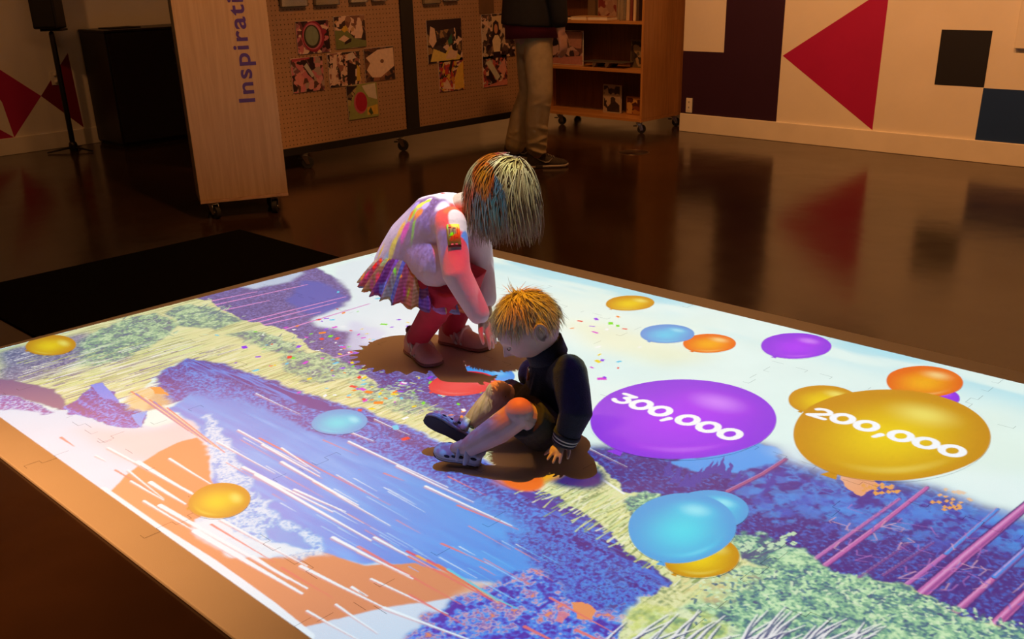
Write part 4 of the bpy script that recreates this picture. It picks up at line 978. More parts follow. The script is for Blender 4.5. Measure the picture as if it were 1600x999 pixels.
# ---------------------------------------------------------------- black cabinet and speaker stand at the far left
m_cab = mat('black_laminate', (.010, .006, .006), .38, var=.15)
t = thing('cabinet', (-4.47, 1.1, FLOOR), 'large black cabinet against the left wall behind the wooden sign', 'cabinet')
CX1 = -4.23
mb = MB(); mb.box((WX + .018, .372, FLOOR + .03), (CX1 - .02, 2.2, .895), m_cab, .003); mb.build('body', t)
mb = MB(); mb.box((WX + .018, .366, .896), (CX1, 2.21, .914), m_cab, .003); mb.build('top', t)
mb = MB(); mb.box((WX + .03, .40, FLOOR), (CX1 - .06, 2.17, FLOOR + .03), m_black); mb.build('plinth', t)
for k in range(3):
    mb = MB(); mb.box((CX1 - .0195, .384 + k * .606, FLOOR + .04), (CX1 - .002, .98 + k * .606, .89), m_cab, .002); d = mb.build('door', t)
    mb = MB(); mb.tube([(CX1 - .002, .94 + k * .606, .62), (CX1 + .02, .94 + k * .606, .62), (CX1 + .02, .94 + k * .606, .74), (CX1 - .002, .94 + k * .606, .74)], .005, m_blackmetal, 8); mb.build('handle', d)
t = thing('document_case', (-4.45, .62, .915), 'flat black case lying on top of the black cabinet', 'case')
mb = MB(); a = px(165, 44, -4.42); b = px(213, 42, -4.42); mb.box((-4.56, a[1], .9145), (-4.34, b[1], .924), m_rubber, .003); mb.build('shell', t)
mb = MB(); mb.box((-4.35, (a[1] + b[1]) / 2 - .03, .917), (-4.337, (a[1] + b[1]) / 2 + .03, .922), m_blackmetal, .002); mb.build('handle', t)
bp_ = pz(116, 236, FLOOR); tp_ = np.array([bp_[0], bp_[1], .903])
t = thing('speaker_stand', bp_, 'thin black pole stand on a low spread base by the left wall', 'stand')
mb = MB(); mb.tube([bp_ + (0, 0, .02), tp_], .021, m_blackmetal, 14); mb.build('pole', t)
for k, a in enumerate((.35, .35 + 2.094, .35 + 4.189)):
    e = bp_ + np.array([math.cos(a), math.sin(a), 0]) * .20
    mb = MB(); mb.tube([bp_ + (0, 0, .035), bp_ * .5 + e * .5 + (0, 0, .022), e + (0, 0, .010)], [.016, .013, .010], m_blackmetal, 10, flat=.6); mb.build('leg', t)
mb = MB(); mb.tube([bp_ + (0, 0, .012), bp_ + (0, 0, .05)], .034, m_blackmetal, 16); mb.build('hub', t)
t = thing('speaker', tp_, 'black box speaker on top of the thin pole stand', 'speaker')
mb = MB(); q = tp_; c_, s_2 = RH, FH
Rs = Matrix(((RH[0], FH[0], 0, q[0]), (RH[1], FH[1], 0, q[1]), (0, 0, 1, 0), (0, 0, 0, 1)))
mb.box((-.098, -.09, .944), (.098, .09, 1.5), m_black, .012, Rs); mb.build('enclosure', t)
mb = MB(); mb.box((-.082, -.096, .96), (.082, -.09, 1.48), m_rubber, .004, Rs); mb.build('grille', t)
mb = MB(); mb.box((-.06, -.06, .926), (.112, .06, .943), m_blackmetal, .004, Rs); mb.build('mount_plate', t)

# ================================================================ people
def nrm(v): v = np.asarray(v, float); return v / (np.linalg.norm(v) + 1e-12)
def D3(r, d, z): return nrm(r * RH + d * FH + np.array([0, 0, z]))        # a direction: right, ahead, up
def skin_material(name, c, red):
    m = mat(name, c, .5, var=.06, scale=30, bump=.04, bscale=260)
    b = m.node_tree.nodes['Principled BSDF']; b.inputs['Subsurface Weight'].default_value = .12; b.inputs['Subsurface Radius'].default_value = (.02, .008, .004); b.inputs['Subsurface Scale'].default_value = .3
    return m
m_skin = skin_material('fair_skin', (.66, .42, .34), 0)
m_skin2 = skin_material('adult_skin', (.50, .27, .19), 0)
def hair_material(name, stops):
    m, nt, b = newmat(name)
    g = nt.nodes.new('ShaderNodeNewGeometry'); r = nt.nodes.new('ShaderNodeValToRGB'); nt.links.new(g.outputs['Random Per Island'], r.inputs[0])
    e = r.color_ramp.elements
    while len(e) < len(stops): e.new(.5)
    for k, c in enumerate(stops): e[k].position = k / (len(stops) - 1); e[k].color = (*c, 1)
    nt.links.new(r.outputs[0], b.inputs['Base Color']); b.inputs['Roughness'].default_value = .38
    return m

def head(mb, c, fwd, up, s, m, cheeks=1.):
    """a head with brow, eye sockets, nose, lips, chin and ears; s = half its height"""
    x = nrm(fwd); z = nrm(np.asarray(up) - np.dot(up, x) * x); y = np.cross(z, x); A = np.array([x, y, z]).T
    rows, seg = 72, 96; V = []; F = []
    def g(n, y0, z0, sy, sz): return math.exp(-((n[1] - y0) / sy) ** 2 - ((n[2] - z0) / sz) ** 2) if n[0] > 0 else 0.
    def pt(n):
        p = np.array([n[0] * .93, n[1] * .77, n[2]]) * s
        if n[2] < 0: k = 1 - .26 * n[2] ** 2; p[1] *= k; p[0] *= (1 - .10 * n[2] ** 2) if n[0] > 0 else (1 - .3 * n[2] ** 2)
        else: p[0] *= 1 + .03 * n[2]
        d = .20 * g(n, 0, -.16, .11, .15) + .09 * g(n, 0, -.24, .10, .07) + .03 * (g(n, .13, -.28, .06, .05) + g(n, -.13, -.28, .06, .05))
        d += .025 * g(n, 0, .22, .5, .12)
        for q in (-1, 1):
            d += -.085 * g(n, q * .33, .02, .15, .10) + .05 * g(n, q * .33, .0, .09, .06) + .05 * cheeks * g(n, q * .40, -.38, .24, .2)
        d += .065 * g(n, 0, -.47, .17, .05) - .05 * g(n, 0, -.525, .17, .02) + .06 * g(n, 0, -.575, .14, .045) - .03 * g(n, 0, -.66, .2, .05) + .06 * g(n, 0, -.80, .2, .12)
        p[0] += d * s
        return np.asarray(c) + A @ p
    for i in range(1, rows):
        t = math.pi * i / rows
        for k in range(seg):
            q = 2 * math.pi * k / seg
            V.append(pt((math.sin(t) * math.cos(q), math.sin(t) * math.sin(q), math.cos(t))))
    V.append(pt((0, 0, 1))); V.append(pt((0, 0, -1)))
    for i in range(rows - 2):
        for k in range(seg): F.append([i * seg + k, (i + 1) * seg + k, (i + 1) * seg + (k + 1) % seg, i * seg + (k + 1) % seg])
    a, b = len(V) - 2, len(V) - 1
    for k in range(seg): F.append([a, k, (k + 1) % seg]); F.append([b, (rows - 2) * seg + (k + 1) % seg, (rows - 2) * seg + k])
    mb.add(V, F, m, True)
    for q in (-1, 1):                                              # ears: a curled rim round a shallow bowl and a lobe
        e = np.asarray(c) + A @ (np.array([-.06, q * .77, -.10]) * s)
        ex = nrm(A @ np.array([1, q * .25, 0])); ez = nrm(A @ np.array([-.15, q * .12, 1])); ey = nrm(A @ np.array([-.3, q, 0]))
        rim = [e + ex * (.17 * math.cos(t) - .03) * s + ez * (.27 * math.sin(t)) * s + ey * (.07 + .03 * math.cos(t + 3)) * s for t in np.linspace(-1.2, 4.4, 16)]
        mb.tube(rim, .045 * s, m, 8)
        mb.ell(e + ey * .02 * s, np.array([.15, .045, .24]) * s, m, np.array([ex, ey, ez]).T)
        mb.ell(e - ez * .24 * s + ex * .03 * s + ey * .05 * s, np.array([.07, .04, .08]) * s, m)
    return A

def hand(mb, w, fwd, back, L, m, thumb=1, curl=.3, spread=.22):
    """palm, four bent fingers of unequal length and a thumb; back = the way the back of the hand faces"""
    f = nrm(fwd); n = nrm(np.asarray(back) - np.dot(back, f) * f); l = np.cross(n, f) * thumb; w = np.asarray(w, float)
    mb.tube([w - f * .05 * L, w + f * .22 * L, w + f * .46 * L], [.17 * L, .22 * L, .21 * L], m, 14, flat=.5, up=n)
    for k, (o, ln) in enumerate(((.165, .42), (.055, .48), (-.055, .45), (-.16, .35))):
        base = w + f * .45 * L + l * o * L; d = nrm(f + l * o * 6 * spread)
        pts = [base - d * .1 * L, base]; ang = curl * .4; p = base
        for j, q in enumerate((.44, .31, .25)):
            p = p + nrm(d * math.cos(ang) - n * math.sin(ang)) * ln * L * q; pts.append(p); ang += curl
        mb.tube(pts, [.068 * L, .068 * L, .060 * L, .054 * L, .046 * L], m, 10)
    b = w + f * .12 * L + l * .15 * L; d = nrm(f * .75 + l * .75 - n * .15)
    mb.tube([b, b + d * .2 * L, b + d * .34 * L + f * .06 * L, b + d * .42 * L + f * .16 * L], [.095 * L, .082 * L, .066 * L, .052 * L], m, 10)

def shoe(parent, heel, fwd, up, L, ms, mu, extras=None, name='shoe', wid=.40, hgt=.40):
    """heel = back of the sole on the ground; parts: sole, upper, laces or straps by the caller"""
    x = nrm(fwd); z = nrm(np.asarray(up) - np.dot(up, x) * x); y = np.cross(z, x); heel = np.asarray(heel, float)
    W = lambda a, b, c_: heel + (x * a + y * b + z * c_) * L
    ts = [0, .03, .10, .22, .36, .50, .64, .78, .90, .97, 1.0]
    hw = [.10, .145, .175, .175, .165, .175, .20, .205, .175, .11, .05]
    hw = [q * wid / .40 for q in hw]
    sole_t = .085
    def ring(t, h, z0, z1, n=20):
        return [W(t, math.cos(a) * h, (z0 + z1) / 2 + (z1 - z0) / 2 * max(-1, min(1, math.sin(a) * 1.5))) for a in np.linspace(0, 2 * math.pi, n, endpoint=False)]
    mb = MB(); mb.loft([ring(t, h * 1.05 + .004, 0 + (.03 if t > .95 else 0), sole_t) for t, h in zip(ts, hw)], ms); base = mb.build(name, parent)
    hs = [.30, .36, .40, .39, .36, .30, .25, .21, .18, .14, .10]
    hs = [q * hgt / .40 for q in hs]
    def uring(t, h, top, n=20):
        out = []
        for a in np.linspace(0, 2 * math.pi, n, endpoint=False):
            c_, s_ = math.cos(a), math.sin(a)
            if s_ < 0: out.append(W(t, c_ * h, sole_t - .02))
            else: out.append(W(t, (abs(c_) ** .8) * (1 if c_ >= 0 else -1) * h * (1 - .28 * s_ ** 2), sole_t + (top - sole_t) * s_ ** .8))
        return out
    mb = MB(); mb.loft([uring(.01 + t * .98, h, q) for t, h, q in zip(ts, hw, hs)], mu); u_ = mb.build('upper', base)
    return base, W

def strands(name, parent, c, A, rad, roots, length, grav, width, m, seed, crown=(-.3, 0, .95), off=(.02, .10), floor_z=None, wave=0., flick=.0):
    r = random.Random(seed); mb = MB(); c = np.asarray(c); AI = A.T; cr = nrm(crown)
    for n in roots:
        n = nrm(n); ofs = 1 + r.uniform(*off)
        p = A @ (n * rad * ofs); L = length(n, r); st = .011; N = max(4, int(L / st)); st = L / N
        loc = nrm(n); t = loc - cr; t = nrm(t - np.dot(t, loc) * loc + np.array([r.gauss(0, .12), r.gauss(0, .12), 0])); t = A @ t
        pts = [p.copy()]; nor = [A @ n]
        ph = r.uniform(0, 6.3); ofl = r.uniform(-.03, .035)
        for k in range(N):
            t = nrm(t + np.array([0, 0, -1]) * grav * st / .011 + (np.array([math.cos(ph + k * .35), math.sin(ph + k * .35), 0]) * wave))
            p = p + t * st
            q = AI @ p; q = q / rad; l = np.linalg.norm(q)
            if l < ofs:
                p = A @ (q / l * ofs * rad); t = nrm(p - pts[-1])
            pts.append(p.copy()); nor.append(nrm(A @ (q / rad)))
            if floor_z is not None and (c + p)[2] < floor_z + r.gauss(0, .004) + ofl: break
        V = []; F = []; n_ = len(pts)
        for k in range(n_):
            tt = nrm(pts[min(k + 1, n_ - 1)] - pts[max(k - 1, 0)]); sd = nrm(np.cross(tt, nor[k])); w = width * (1 - .85 * (k / (n_ - 1)) ** 2)
            V += [c + pts[k] - sd * w, c + pts[k] + nor[k] * w * .5, c + pts[k] + sd * w]
        for k in range(n_ - 1):
            for j in range(3):
                a, b = k * 3 + j, k * 3 + (j + 1) % 3
                F.append([a, b, b + 3, a + 3])
        mb.add(V, F, m, True)
    return mb.build(name, parent, fix=False)

# ---------------------------------------------------------------- the girl
m_pink = mat('pink_jersey', (.76, .56, .60), .85, var=.04, scale=20, bump=.15, bscale=60, sheen=.2)
m_red = mat('red_leggings', (.52, .016, .045), .8, var=.1, scale=20, bump=.1, bscale=90)
m_pinkshoe = mat('pink_suede', (.78, .42, .40), .8, var=.06, scale=40)
m_pinksole = mat('rose_sole', (.34, .16, .15), .7)
m_stripe = mat('white_stripe', (.78, .72, .70), .6, var=.02)
girl = thing('person', P3(-.25, 3.36, 0), 'child in pink top, striped ruffle skirt and red leggings bending down on the mat', 'person')
pel, wai, che, nek = pf(628, 428, 3.40), pf(652, 382, 3.37), pf(686, 346, 3.33), pf(722, 322, 3.30)
hc = pf(783, 298, 3.26); gf = D3(.62, -.22, -.76); gu = D3(.74, -.16, .62)
shN, elN, wrN = pf(704, 350, 3.22), pf(712, 425, 3.13), pf(750, 494, 3.12)
shF, elF, wrF = pf(742, 345, 3.42), pf(752, 412, 3.46), pf(761, 470, 3.42)
hipN, knN, anN = pf(642, 432, 3.33), pf(712, 449, 3.20), P3(-.335, 3.365, .075)
hipF, knF, anF = pf(665, 425, 3.48), pf(744, 428, 3.36), P3(-.215, 3.475, .075)
mb = MB()
mb.tube([pel, wai, che], [.085, .08, .08], m_skin); mb.tube([che, nek, hc * .45 + nek * .55], [.06, .045, .042], m_skin)
Ag = head(mb, hc, gf, gu, .098, m_skin)
for a, b, c_ in ((shN, elN, wrN), (shF, elF, wrF)): mb.tube([a, b, c_], [.035, .030, .022], m_skin)
hand(mb, wrN + nrm(wrN - elN) * .008, nrm(nrm(wrN - elN) + D3(.25, 0, -.45)), D3(.55, -.35, .55), .118, m_skin, -1, .16, .30)
hand(mb, wrF + nrm(wrF - elF) * .008, nrm(wrF - elF), D3(.6, .4, .5), .115, m_skin, 1, .3, .2)
for a, b, c_, sg in ((hipN, knN, anN, -1), (hipF, knF, anF, 1)): mb.tube([pel * .5 + a * .5, a, b * .88 + (a + c_) * .06, c_], [.05, .05, .034, .027], m_skin)
mb.build('body', girl, voxel=.0036, smooth=3)
# leggings
mb = MB()
for a, b, c_ in ((hipN, knN, anN), (hipF, knF, anF)):
    kn = b * .9 + (a + c_) * .05
    mb.tube([pel, a, a * .5 + b * .5, kn, b * .52 + c_ * .48 + D3(-.3, 0, .1) * .008, c_ + (c_ - b) * .02], [.085, .076, .066, .056, .050, .041], m_red, 18)
    for q, w in ((.20, .004), (.34, .005), (.5, .004), (.86, .004), (.94, .005)):           # gathers
        ctr = b * (1 - q) + c_ * q; ax = nrm(c_ - b); e1 = nrm(np.cross(ax, D3(0, 1, 0))); e2 = np.cross(ax, e1); rr_ = .054 - .012 * q
        mb.tube([ctr + (e1 * math.cos(t) + e2 * math.sin(t)) * (rr_ - .003) + ax * .012 * math.sin(t * 2 + q * 9) for t in np.linspace(.4, 4.2, 12)], w, m_red, 6)
mb.build('leggings', girl, voxel=.005, smooth=4)
# top
mb = MB(); upb = D3(-.5, 0, .85)
mb.tube([pel * .95 + wai * .05, pel * .5 + wai * .5, wai, che, che * .35 + nek * .65, che * .02 + nek * .98], [.122, .122, .118, .112, .080, .056], m_pink, 22, flat=.92, up=upb, cap=False)
mb.tube([che, shN * .9 + che * .1, shN], [.07, .058, .052], m_pink); mb.tube([wai, pf(682, 412, 3.27)], [.10, .092], m_pink, 18); mb.tube([che, shF], [.07, .05], m_pink)
cuffN = elN * .06 + wrN * .94; cuffF = elF * .06 + wrF * .94
mb.tube([shN, shN * .5 + elN * .5, elN * .96 + wrN * .04, elN * .45 + wrN * .55, cuffN], [.055, .052, .049, .043, .038], m_pink, 18, cap=True)
mb.tube([shF, elF, cuffF], [.052, .046, .037], m_pink, 18)
for q in range(7):                                              # drapes across the back and side
    a = wai * (1 - q / 7) + che * (q / 7)
    mb.tube([a + D3(-.3, -.8, .35) * .104, a + D3(0, -1, 0) * .108, a + D3(.4, -.85, -.55) * .106 + D3(-.4, 0, -.4) * .04], [.006, .011, .006], m_pink, 8)
for q, (u0, u1) in enumerate(((.15, .35), (.4, .58), (.7, .85), (.05, .2))):
    a, b = shN * (1 - u0) + elN * u0, shN * (1 - u1) + elN * u1
    mb.tube([a + D3(-.9, -.4, 0) * .05, (a + b) / 2 + D3(0, -1, 0) * .052, b + D3(.9, -.4, 0) * .048], [.002, .006, .002], m_pink, 6)
mb.build('top', girl, voxel=.0052, smooth=9)
# ruffle skirt: gathered panels of striped cloth
stripe_cols = [(150, 60, 120), (196, 110, 60), (206, 180, 130), (110, 60, 130), (200, 90, 90), (170, 110, 190), (210, 150, 70), (120, 130, 180)]
def plaid(name, c):
    m = mat(name, srgb(c), .85, var=.2, scale=120, bump=.1, bscale=300)
    nt = m.node_tree; b = nt.nodes['Principled BSDF']; src = b.inputs['Base Color'].links[0].from_socket
    w = nt.nodes.new('ShaderNodeTexWave'); w.bands_direction = 'Z'; w.inputs['Scale'].default_value = 26; w.inputs['Distortion'].default_value = 1.5
    tc = nt.nodes.new('ShaderNodeTexCoord'); nt.links.new(tc.outputs['Object'], w.inputs[0])
    mx = nt.nodes.new('ShaderNodeMix'); mx.data_type = 'RGBA'; fm = nt.nodes.new('ShaderNodeMath'); fm.operation = 'MULTIPLY'; fm.inputs[1].default_value = .45; nt.links.new(w.outputs[0], fm.inputs[0]); nt.links.new(fm.outputs[0], mx.inputs[0]); nt.links.new(src, mx.inputs[6]); mx.inputs[7].default_value = (*[min(1, v * 1.5 + .12) for v in srgb(c)], 1)
    nt.links.new(mx.outputs[2], b.inputs['Base Color']); return m
plaids = [plaid('striped_cotton', c) for c in stripe_cols]
def skirt(name, c0, ax, r0, r1, h, pleats, seed, e1):
    ax = nrm(ax); e1 = nrm(e1 - np.dot(e1, ax) * ax); e2 = np.cross(ax, e1); n = pleats * 6; R = 12; V = []; rs = random.Random(seed)
    ph = [rs.uniform(-.25, .25) for _ in range(n)]
    for i in range(R + 1):
        t = i / R; rad = r0 + (r1 - r0) * t ** .8
        for k in range(n):
            a = 2 * math.pi * k / n; w = .016 * t * math.cos(a * pleats + ph[k] * t) + .002 * math.cos(a * pleats * 2)
            V.append(c0 - ax * h * t * (1 + .05 * math.cos(a * pleats + 1.5) * t) + (e1 * math.cos(a) * (1.40 if math.cos(a) > 0 else 1.06) + e2 * math.sin(a) * 1.0) * (rad + w) - np.array([0, 0, .012 * t * t]))
    me = MB(); base = len(V)
    me.v = [tuple(v) for v in V]
    for i in range(R):
        for k in range(n):
            me.f.append([i * n + k, i * n + (k + 1) % n, (i + 1) * n + (k + 1) % n, (i + 1) * n + k]); me.m.append(me.mi(plaids[(k // 3 * 5) % 8])); me.sm.append(True)
    o = me.build(name, girl); s_ = o.modifiers.new('cloth', 'SOLIDIFY'); s_.thickness = .003
    return o
skirt('skirt', pf(648, 400, 3.345), D3(.22, .0, .97), .090, .160, .122, 24, 3, D3(1, -.25, -.1))
# shoes
for heel, fw_, nm in ((P3(-.372, 3.430, .0), D3(.50, -.86, 0), 'shoe'), (P3(-.262, 3.515, .0), D3(.84, -.53, 0), 'shoe')):
    b, W = shoe(girl, heel, fw_, (0, 0, 1), .215, m_pinksole, m_pinkshoe, name='shoe', hgt=.44)
    for sgn in (-1, 1):
        mb = MB()
        for a in (.40, .50):
            mb.tube([W(a + .04, sgn * .182, .10), W(a - .02, sgn * .176, .18), W(a - .10, sgn * .156, .26), W(a - .19, sgn * .132, .33)], [.005, .0065, .0065, .005], m_stripe, 6)
        mb.build('side_stripe', b)
    mb = MB()
    for a, zt in ((.40, .375), (.52, .325)):
        mb.tube([W(a, .185, .15), W(a, .15, zt - .10), W(a, .07, zt), W(a, 0, zt + .015), W(a, -.07, zt), W(a, -.15, zt - .10), W(a, -.185, .15)], .010, m_pinkshoe, 8, flat=.5)
    mb.build('strap', b)
    mb = MB(); mb.tube([W(.10 + .13 * math.cos(t) + .09, .105 * math.sin(t), .405 + .03 * math.cos(t + 3)) for t in np.linspace(0, 2 * math.pi, 20)], .008, m_pinksole, 8, False); mb.build('collar', b)
# sleeve patch
pc = shN * .62 + elN * .38; pax = nrm(elN - shN); pn = nrm(CAM - pc); pn = nrm(pn - np.dot(pn, pax) * pax); pn = nrm(pn - .12 * np.cross(pax, pn)); ps = np.cross(pn, pax)
m_yel = mat('yellow_print', (.80, .58, .05), .6, var=.03); m_ink = mat('dark_print', (.02, .02, .03), .6); m_redink = mat('red_print', (.55, .06, .04), .6)
def patch(mb, u0, u1, v0, v1, off, m, n=8):
    V = []; r = .0555
    for j in range(2):
        for i in range(n + 1):
            a = (u0 + (u1 - u0) * i / n) / r; v = v1 if j else v0
            V.append(pc + ps * math.sin(a) * r + pn * (math.cos(a) * r + off) + pax * v)
    mb.add(V, [[i, i + 1, n + 2 + i, n + 1 + i] for i in range(n)], m, True)
mb = MB(); patch(mb, -.022, .022, -.042, .028, .0006, m_yel); pt_ = mb.build('sleeve_patch', girl, fix=False); pt_.modifiers.new('cloth', 'SOLIDIFY').thickness = .001
mb = MB(); patch(mb, -.022, .022, .018, .036, .0012, m_ink); o = mb.build('border', pt_, fix=False)
mb = MB()
for u0, v0, u1, v1, mm_ in ((-.014, -.03, -.012, -.006, m_redink), (-.016, -.033, -.006, -.030, m_redink), (-.002, -.03, .0, -.006, m_redink), (0, -.03, .008, -.026, m_redink), (.012, -.032, .014, -.006, m_redink),
                            (-.015, -.002, -.005, .001, m_redink), (-.011, .001, -.008, .014, m_redink), (.0, -.002, .002, .014, m_redink), (.004, .004, .014, .007, m_redink), (-.012, .024, -.004, .029, m_stripe), (.002, .024, .010, .029, m_stripe)):
    patch(mb, u0, u1, v0, v1, .0020, mm_, 2)
mb.build('print', pt_, fix=False)
# hair
m_hairg = hair_material('brown_blond_hair', [(.20, .11, .05), (.36, .24, .12), (.48, .36, .20), (.28, .18, .085), (.54, .43, .26)])
m_hairbase = mat('hair_underlayer', (.14, .085, .04), .6, var=.3, scale=60)
def roots(n, seed, keep):
    r = np.random.RandomState(seed); out = []
    while len(out) < n:
        v = nrm(r.randn(3))
        if keep(v): out.append(v)
    return out
rad_g = np.array([.98, .84, 1.0]) * .098
keepg = lambda v: (v[2] > -.35 and v[0] < .15) or (v[2] > .35) or (v[2] > -.2 and abs(v[1]) > .75 and v[0] < .35)
mb = MB(); mb.ell(hc + Ag @ np.array([-.022, 0, .012]), rad_g * np.array([.93, 1.03, 1.03]), m_hairbase, Ag); mb.build('hair_base', girl)
hz = hc[2]
strands('hair', girl, hc, Ag, rad_g, roots(1900, 4, keepg), lambda n, r: r.uniform(.14, .26), .40, .0026, m_hairg, 8, crown=(-.25, 0, .95), off=(.04, .30), floor_z=hz - .140, wave=.11)

# ---------------------------------------------------------------- the toddler
m_navy = mat('navy_fleece', (.008, .009, .024), .9, var=.2, scale=60, bump=.25, bscale=240, sheen=.15)
m_olive = mat('dark_olive_cotton', (.030, .024, .016), .9, var=.2, scale=50, bump=.2, bscale=120)
m_cuffw = mat('white_rib', (.62, .60, .58), .9); m_collar = mat('striped_lining', (.30, .24, .09), .9, var=.5, scale=90)
m_sandal = mat('grey_sandal', (.50, .48, .48), .6, var=.08, scale=40); m_ssole = mat('pale_sole', (.42, .40, .40), .7); m_dsole = mat('dark_tread', (.020, .018, .020), .8)
tod = thing('person', P3(.08, 2.62, 0), 'blond toddler in navy fleece, dark shorts and grey sandals sitting on the projected picture', 'person')
pel, che, nek = P3(.085, 2.615, .085), pf(868, 598, 2.63), pf(853, 548, 2.62)
hc2 = pf(826, 508, 2.60); tf = D3(-.74, -.20, -.62); tu = D3(-.60, -.10, .78)
shN, elN, wrN = pf(889, 582, 2.54), pf(900, 645, 2.47), pf(884, 684, 2.475)
shF, elF, wrF = pf(836, 585, 2.72), P3(.17, 2.80, .165), P3(.165, 2.79, .060)
SN = (pf(752, 722, 2.49), nrm(D3(-.95, .10, .22)), nrm(D3(.10, -.30, .92))); SF = (pf(738, 694, 2.575), nrm(D3(-.86, .12, .48)), nrm(D3(.46, .78, .40)))
hipN, knN, anN = pf(845, 668, 2.55), pf(812, 646, 2.46), SN[0] + SN[1] * .034 + SN[2] * .052
hipF, knF, anF = pf(818, 640, 2.68), pf(780, 618, 2.64), SF[0] + SF[1] * .034 + SF[2] * .052
mb = MB()
mb.tube([pel, che], [.075, .07], m_skin); mb.tube([che, nek, hc2 * .5 + nek * .5], [.05, .04, .042], m_skin)
At = head(mb, hc2, tf, tu, .098, m_skin, 1.3)
for a, b, c_ in ((shN, elN, wrN), (shF, elF, wrF)): mb.tube([a, b, c_], [.032, .027, .021], m_skin)
gh = pz(866, 712); hd = nrm(gh + np.array([0, 0, .012]) - wrN)
hand(mb, wrN * .9 + (gh + np.array([0, 0, .016])) * .1, D3(-.42, -.55, -.34), D3(-.1, -.4, .85), .088, m_skin, 1, .10, .36)
hand(mb, wrF, D3(-.35, .6, -.55), D3(0, .4, .8), .085, m_skin, -1, .1, .3)
for a, b, c_ in ((hipN, knN, anN), (hipF, knF, anF)):
    cal = b * .55 + c_ * .45 + D3(0, -.2, -.8) * .005
    mb.tube([pel * .5 + a * .5, a, a * .4 + b * .6, b, cal, c_ * .9 + b * .1, c_], [.06, .058, .052, .043, .041, .032, .029], m_skin, 18)
    mb.ell(b + D3(-.2, -.3, .7) * .006, np.array([.04, .04, .04]), m_skin)
    q_ = SN if c_ is anN else SF; mb.tube([c_, q_[0] + q_[1] * .075 + q_[2] * .030], [.027, .018], m_skin); mb.tube([c_, q_[0] + q_[1] * .022 + q_[2] * .028], [.024, .017], m_skin)
bod = mb.build('body', tod, voxel=.0030, smooth=2)
# eyes, lashes and lips
x_, y_, z_ = At[:, 0], At[:, 1], At[:, 2]; s = .098
m_eye = mat('eye_white', (.70, .66, .62), .2, var=.02); m_lash = mat('lashes', (.16, .09, .05), .6); m_lip = mat('lips', (.52, .20, .18), .45, var=.05)
for q in (-1, 1):
    def eyept(u, v, o): n = nrm((1, q * (.36 + u), v)); return hc2 + At @ (np.array([n[0] * .93, n[1] * .77, n[2]]) * s) + x_ * o * s
    mb = MB(); mb.ell(eyept(0, -.03, -.095), np.array([.09, .105, .055]) * s, m_eye, At); e = mb.build('eye', tod)
    mb = MB(); mb.tube([eyept(-.14, .00, -.02), eyept(-.07, -.05, .018), eyept(0, -.07, .03), eyept(.08, -.05, .02), eyept(.15, .01, -.02)], [.006 * s, .014 * s, .016 * s, .014 * s, .006 * s], m_lash, 6); mb.build('eyelash', e)
    mb = MB(); mb.tube([eyept(-.17, .24, .0), eyept(-.02, .29, .01), eyept(.16, .24, -.02)], [.010 * s, .016 * s, .008 * s], mat('pale_brow', (.50, .36, .24), .7), 6); mb.build('eyebrow', tod)
def facept(u, v, o): n = nrm((1, u, v)); return hc2 + At @ (np.array([n[0] * .93, n[1] * .77 * (1 - .26 * n[2] ** 2), n[2]]) * s) + x_ * o * s
mb = MB(); mb.tube([facept(-.17, -.52, .0), facept(-.07, -.50, .030), facept(0, -.52, .034), facept(.07, -.50, .030), facept(.17, -.52, .0)], [.012 * s, .03 * s, .03 * s, .03 * s, .012 * s], m_lip, 8)
mb.tube([facept(-.14, -.66, .0), facept(0, -.70, .038), facept(.14, -.66, .0)], [.012 * s, .034 * s, .012 * s], m_lip, 8); mb.build('lips', tod)
# fleece
mb = MB(); upt = D3(-.9, 0, .3)
mb.tube([pel + D3(.3, 0, .3) * .02, pel * .5 + che * .5 + D3(.8, 0, .2) * .012, che, che * .4 + nek * .6], [.095, .098, .092, .062], m_navy, 22, flat=.96, up=upt)
mb.tube([che, shN], [.06, .050], m_navy); mb.tube([che, shF], [.06, .046], m_navy)
for a, b, c_ in ((shN, elN, wrN), (shF, elF, wrF)): mb.tube([a, a * .5 + b * .5, b, b * .12 + c_ * .88], [.052, .050, .047, .036], m_navy, 18)
for u0, u1 in ((.35, .5), (.6, .75), (.85, .97)):
    a, b = shN * (1 - u0) + elN * u0, shN * (1 - u1) + elN * u1
    mb.tube([a + D3(-.9, -.35, 0) * .046, (a + b) / 2 + D3(0, -1, 0) * .049, b + D3(.9, -.35, 0) * .046], [.003, .006, .003], m_navy, 6)
mb.tube([nek + D3(-.4, -.6, -.6) * .052, che + D3(-.75, -.6, .1) * .088, pel * .6 + che * .4 + D3(-.7, -.7, 0) * .1], [.004, .005, .004], m_navy, 6)
mb.build('fleece_jacket', tod, voxel=.0045, smooth=3)
def band(mb, c, ax, r, h, t, m, e=1., n=28, open_=None):
    ax = nrm(ax); e1 = nrm(np.cross(ax, D3(0, 1, .1))); e2 = np.cross(ax, e1); rings = []
    for rr_, hh in ((r, -h), (r + t, -h), (r + t, h), (r, h), (r, -h)):
        rings.append([c + ax * hh + (e1 * math.cos(a) + e2 * math.sin(a) * e) * rr_ for a in np.linspace(0, 2 * math.pi, n, endpoint=False)])
    mb.loft(rings, m, False)
mb = MB(); nax = nrm(hc2 - nek) * .55 + D3(-.15, 0, .5)
band(mb, nek + nrm(nax) * .004, nax, .052, .024, .007, m_navy); col_ = mb.build('collar', tod)
mb = MB(); band(mb, nek + nrm(nax) * .012, nax, .047, .020, .004, m_collar); o = mb.build('collar_lining', col_); o['label'] = 'striped yellow-brown lining'
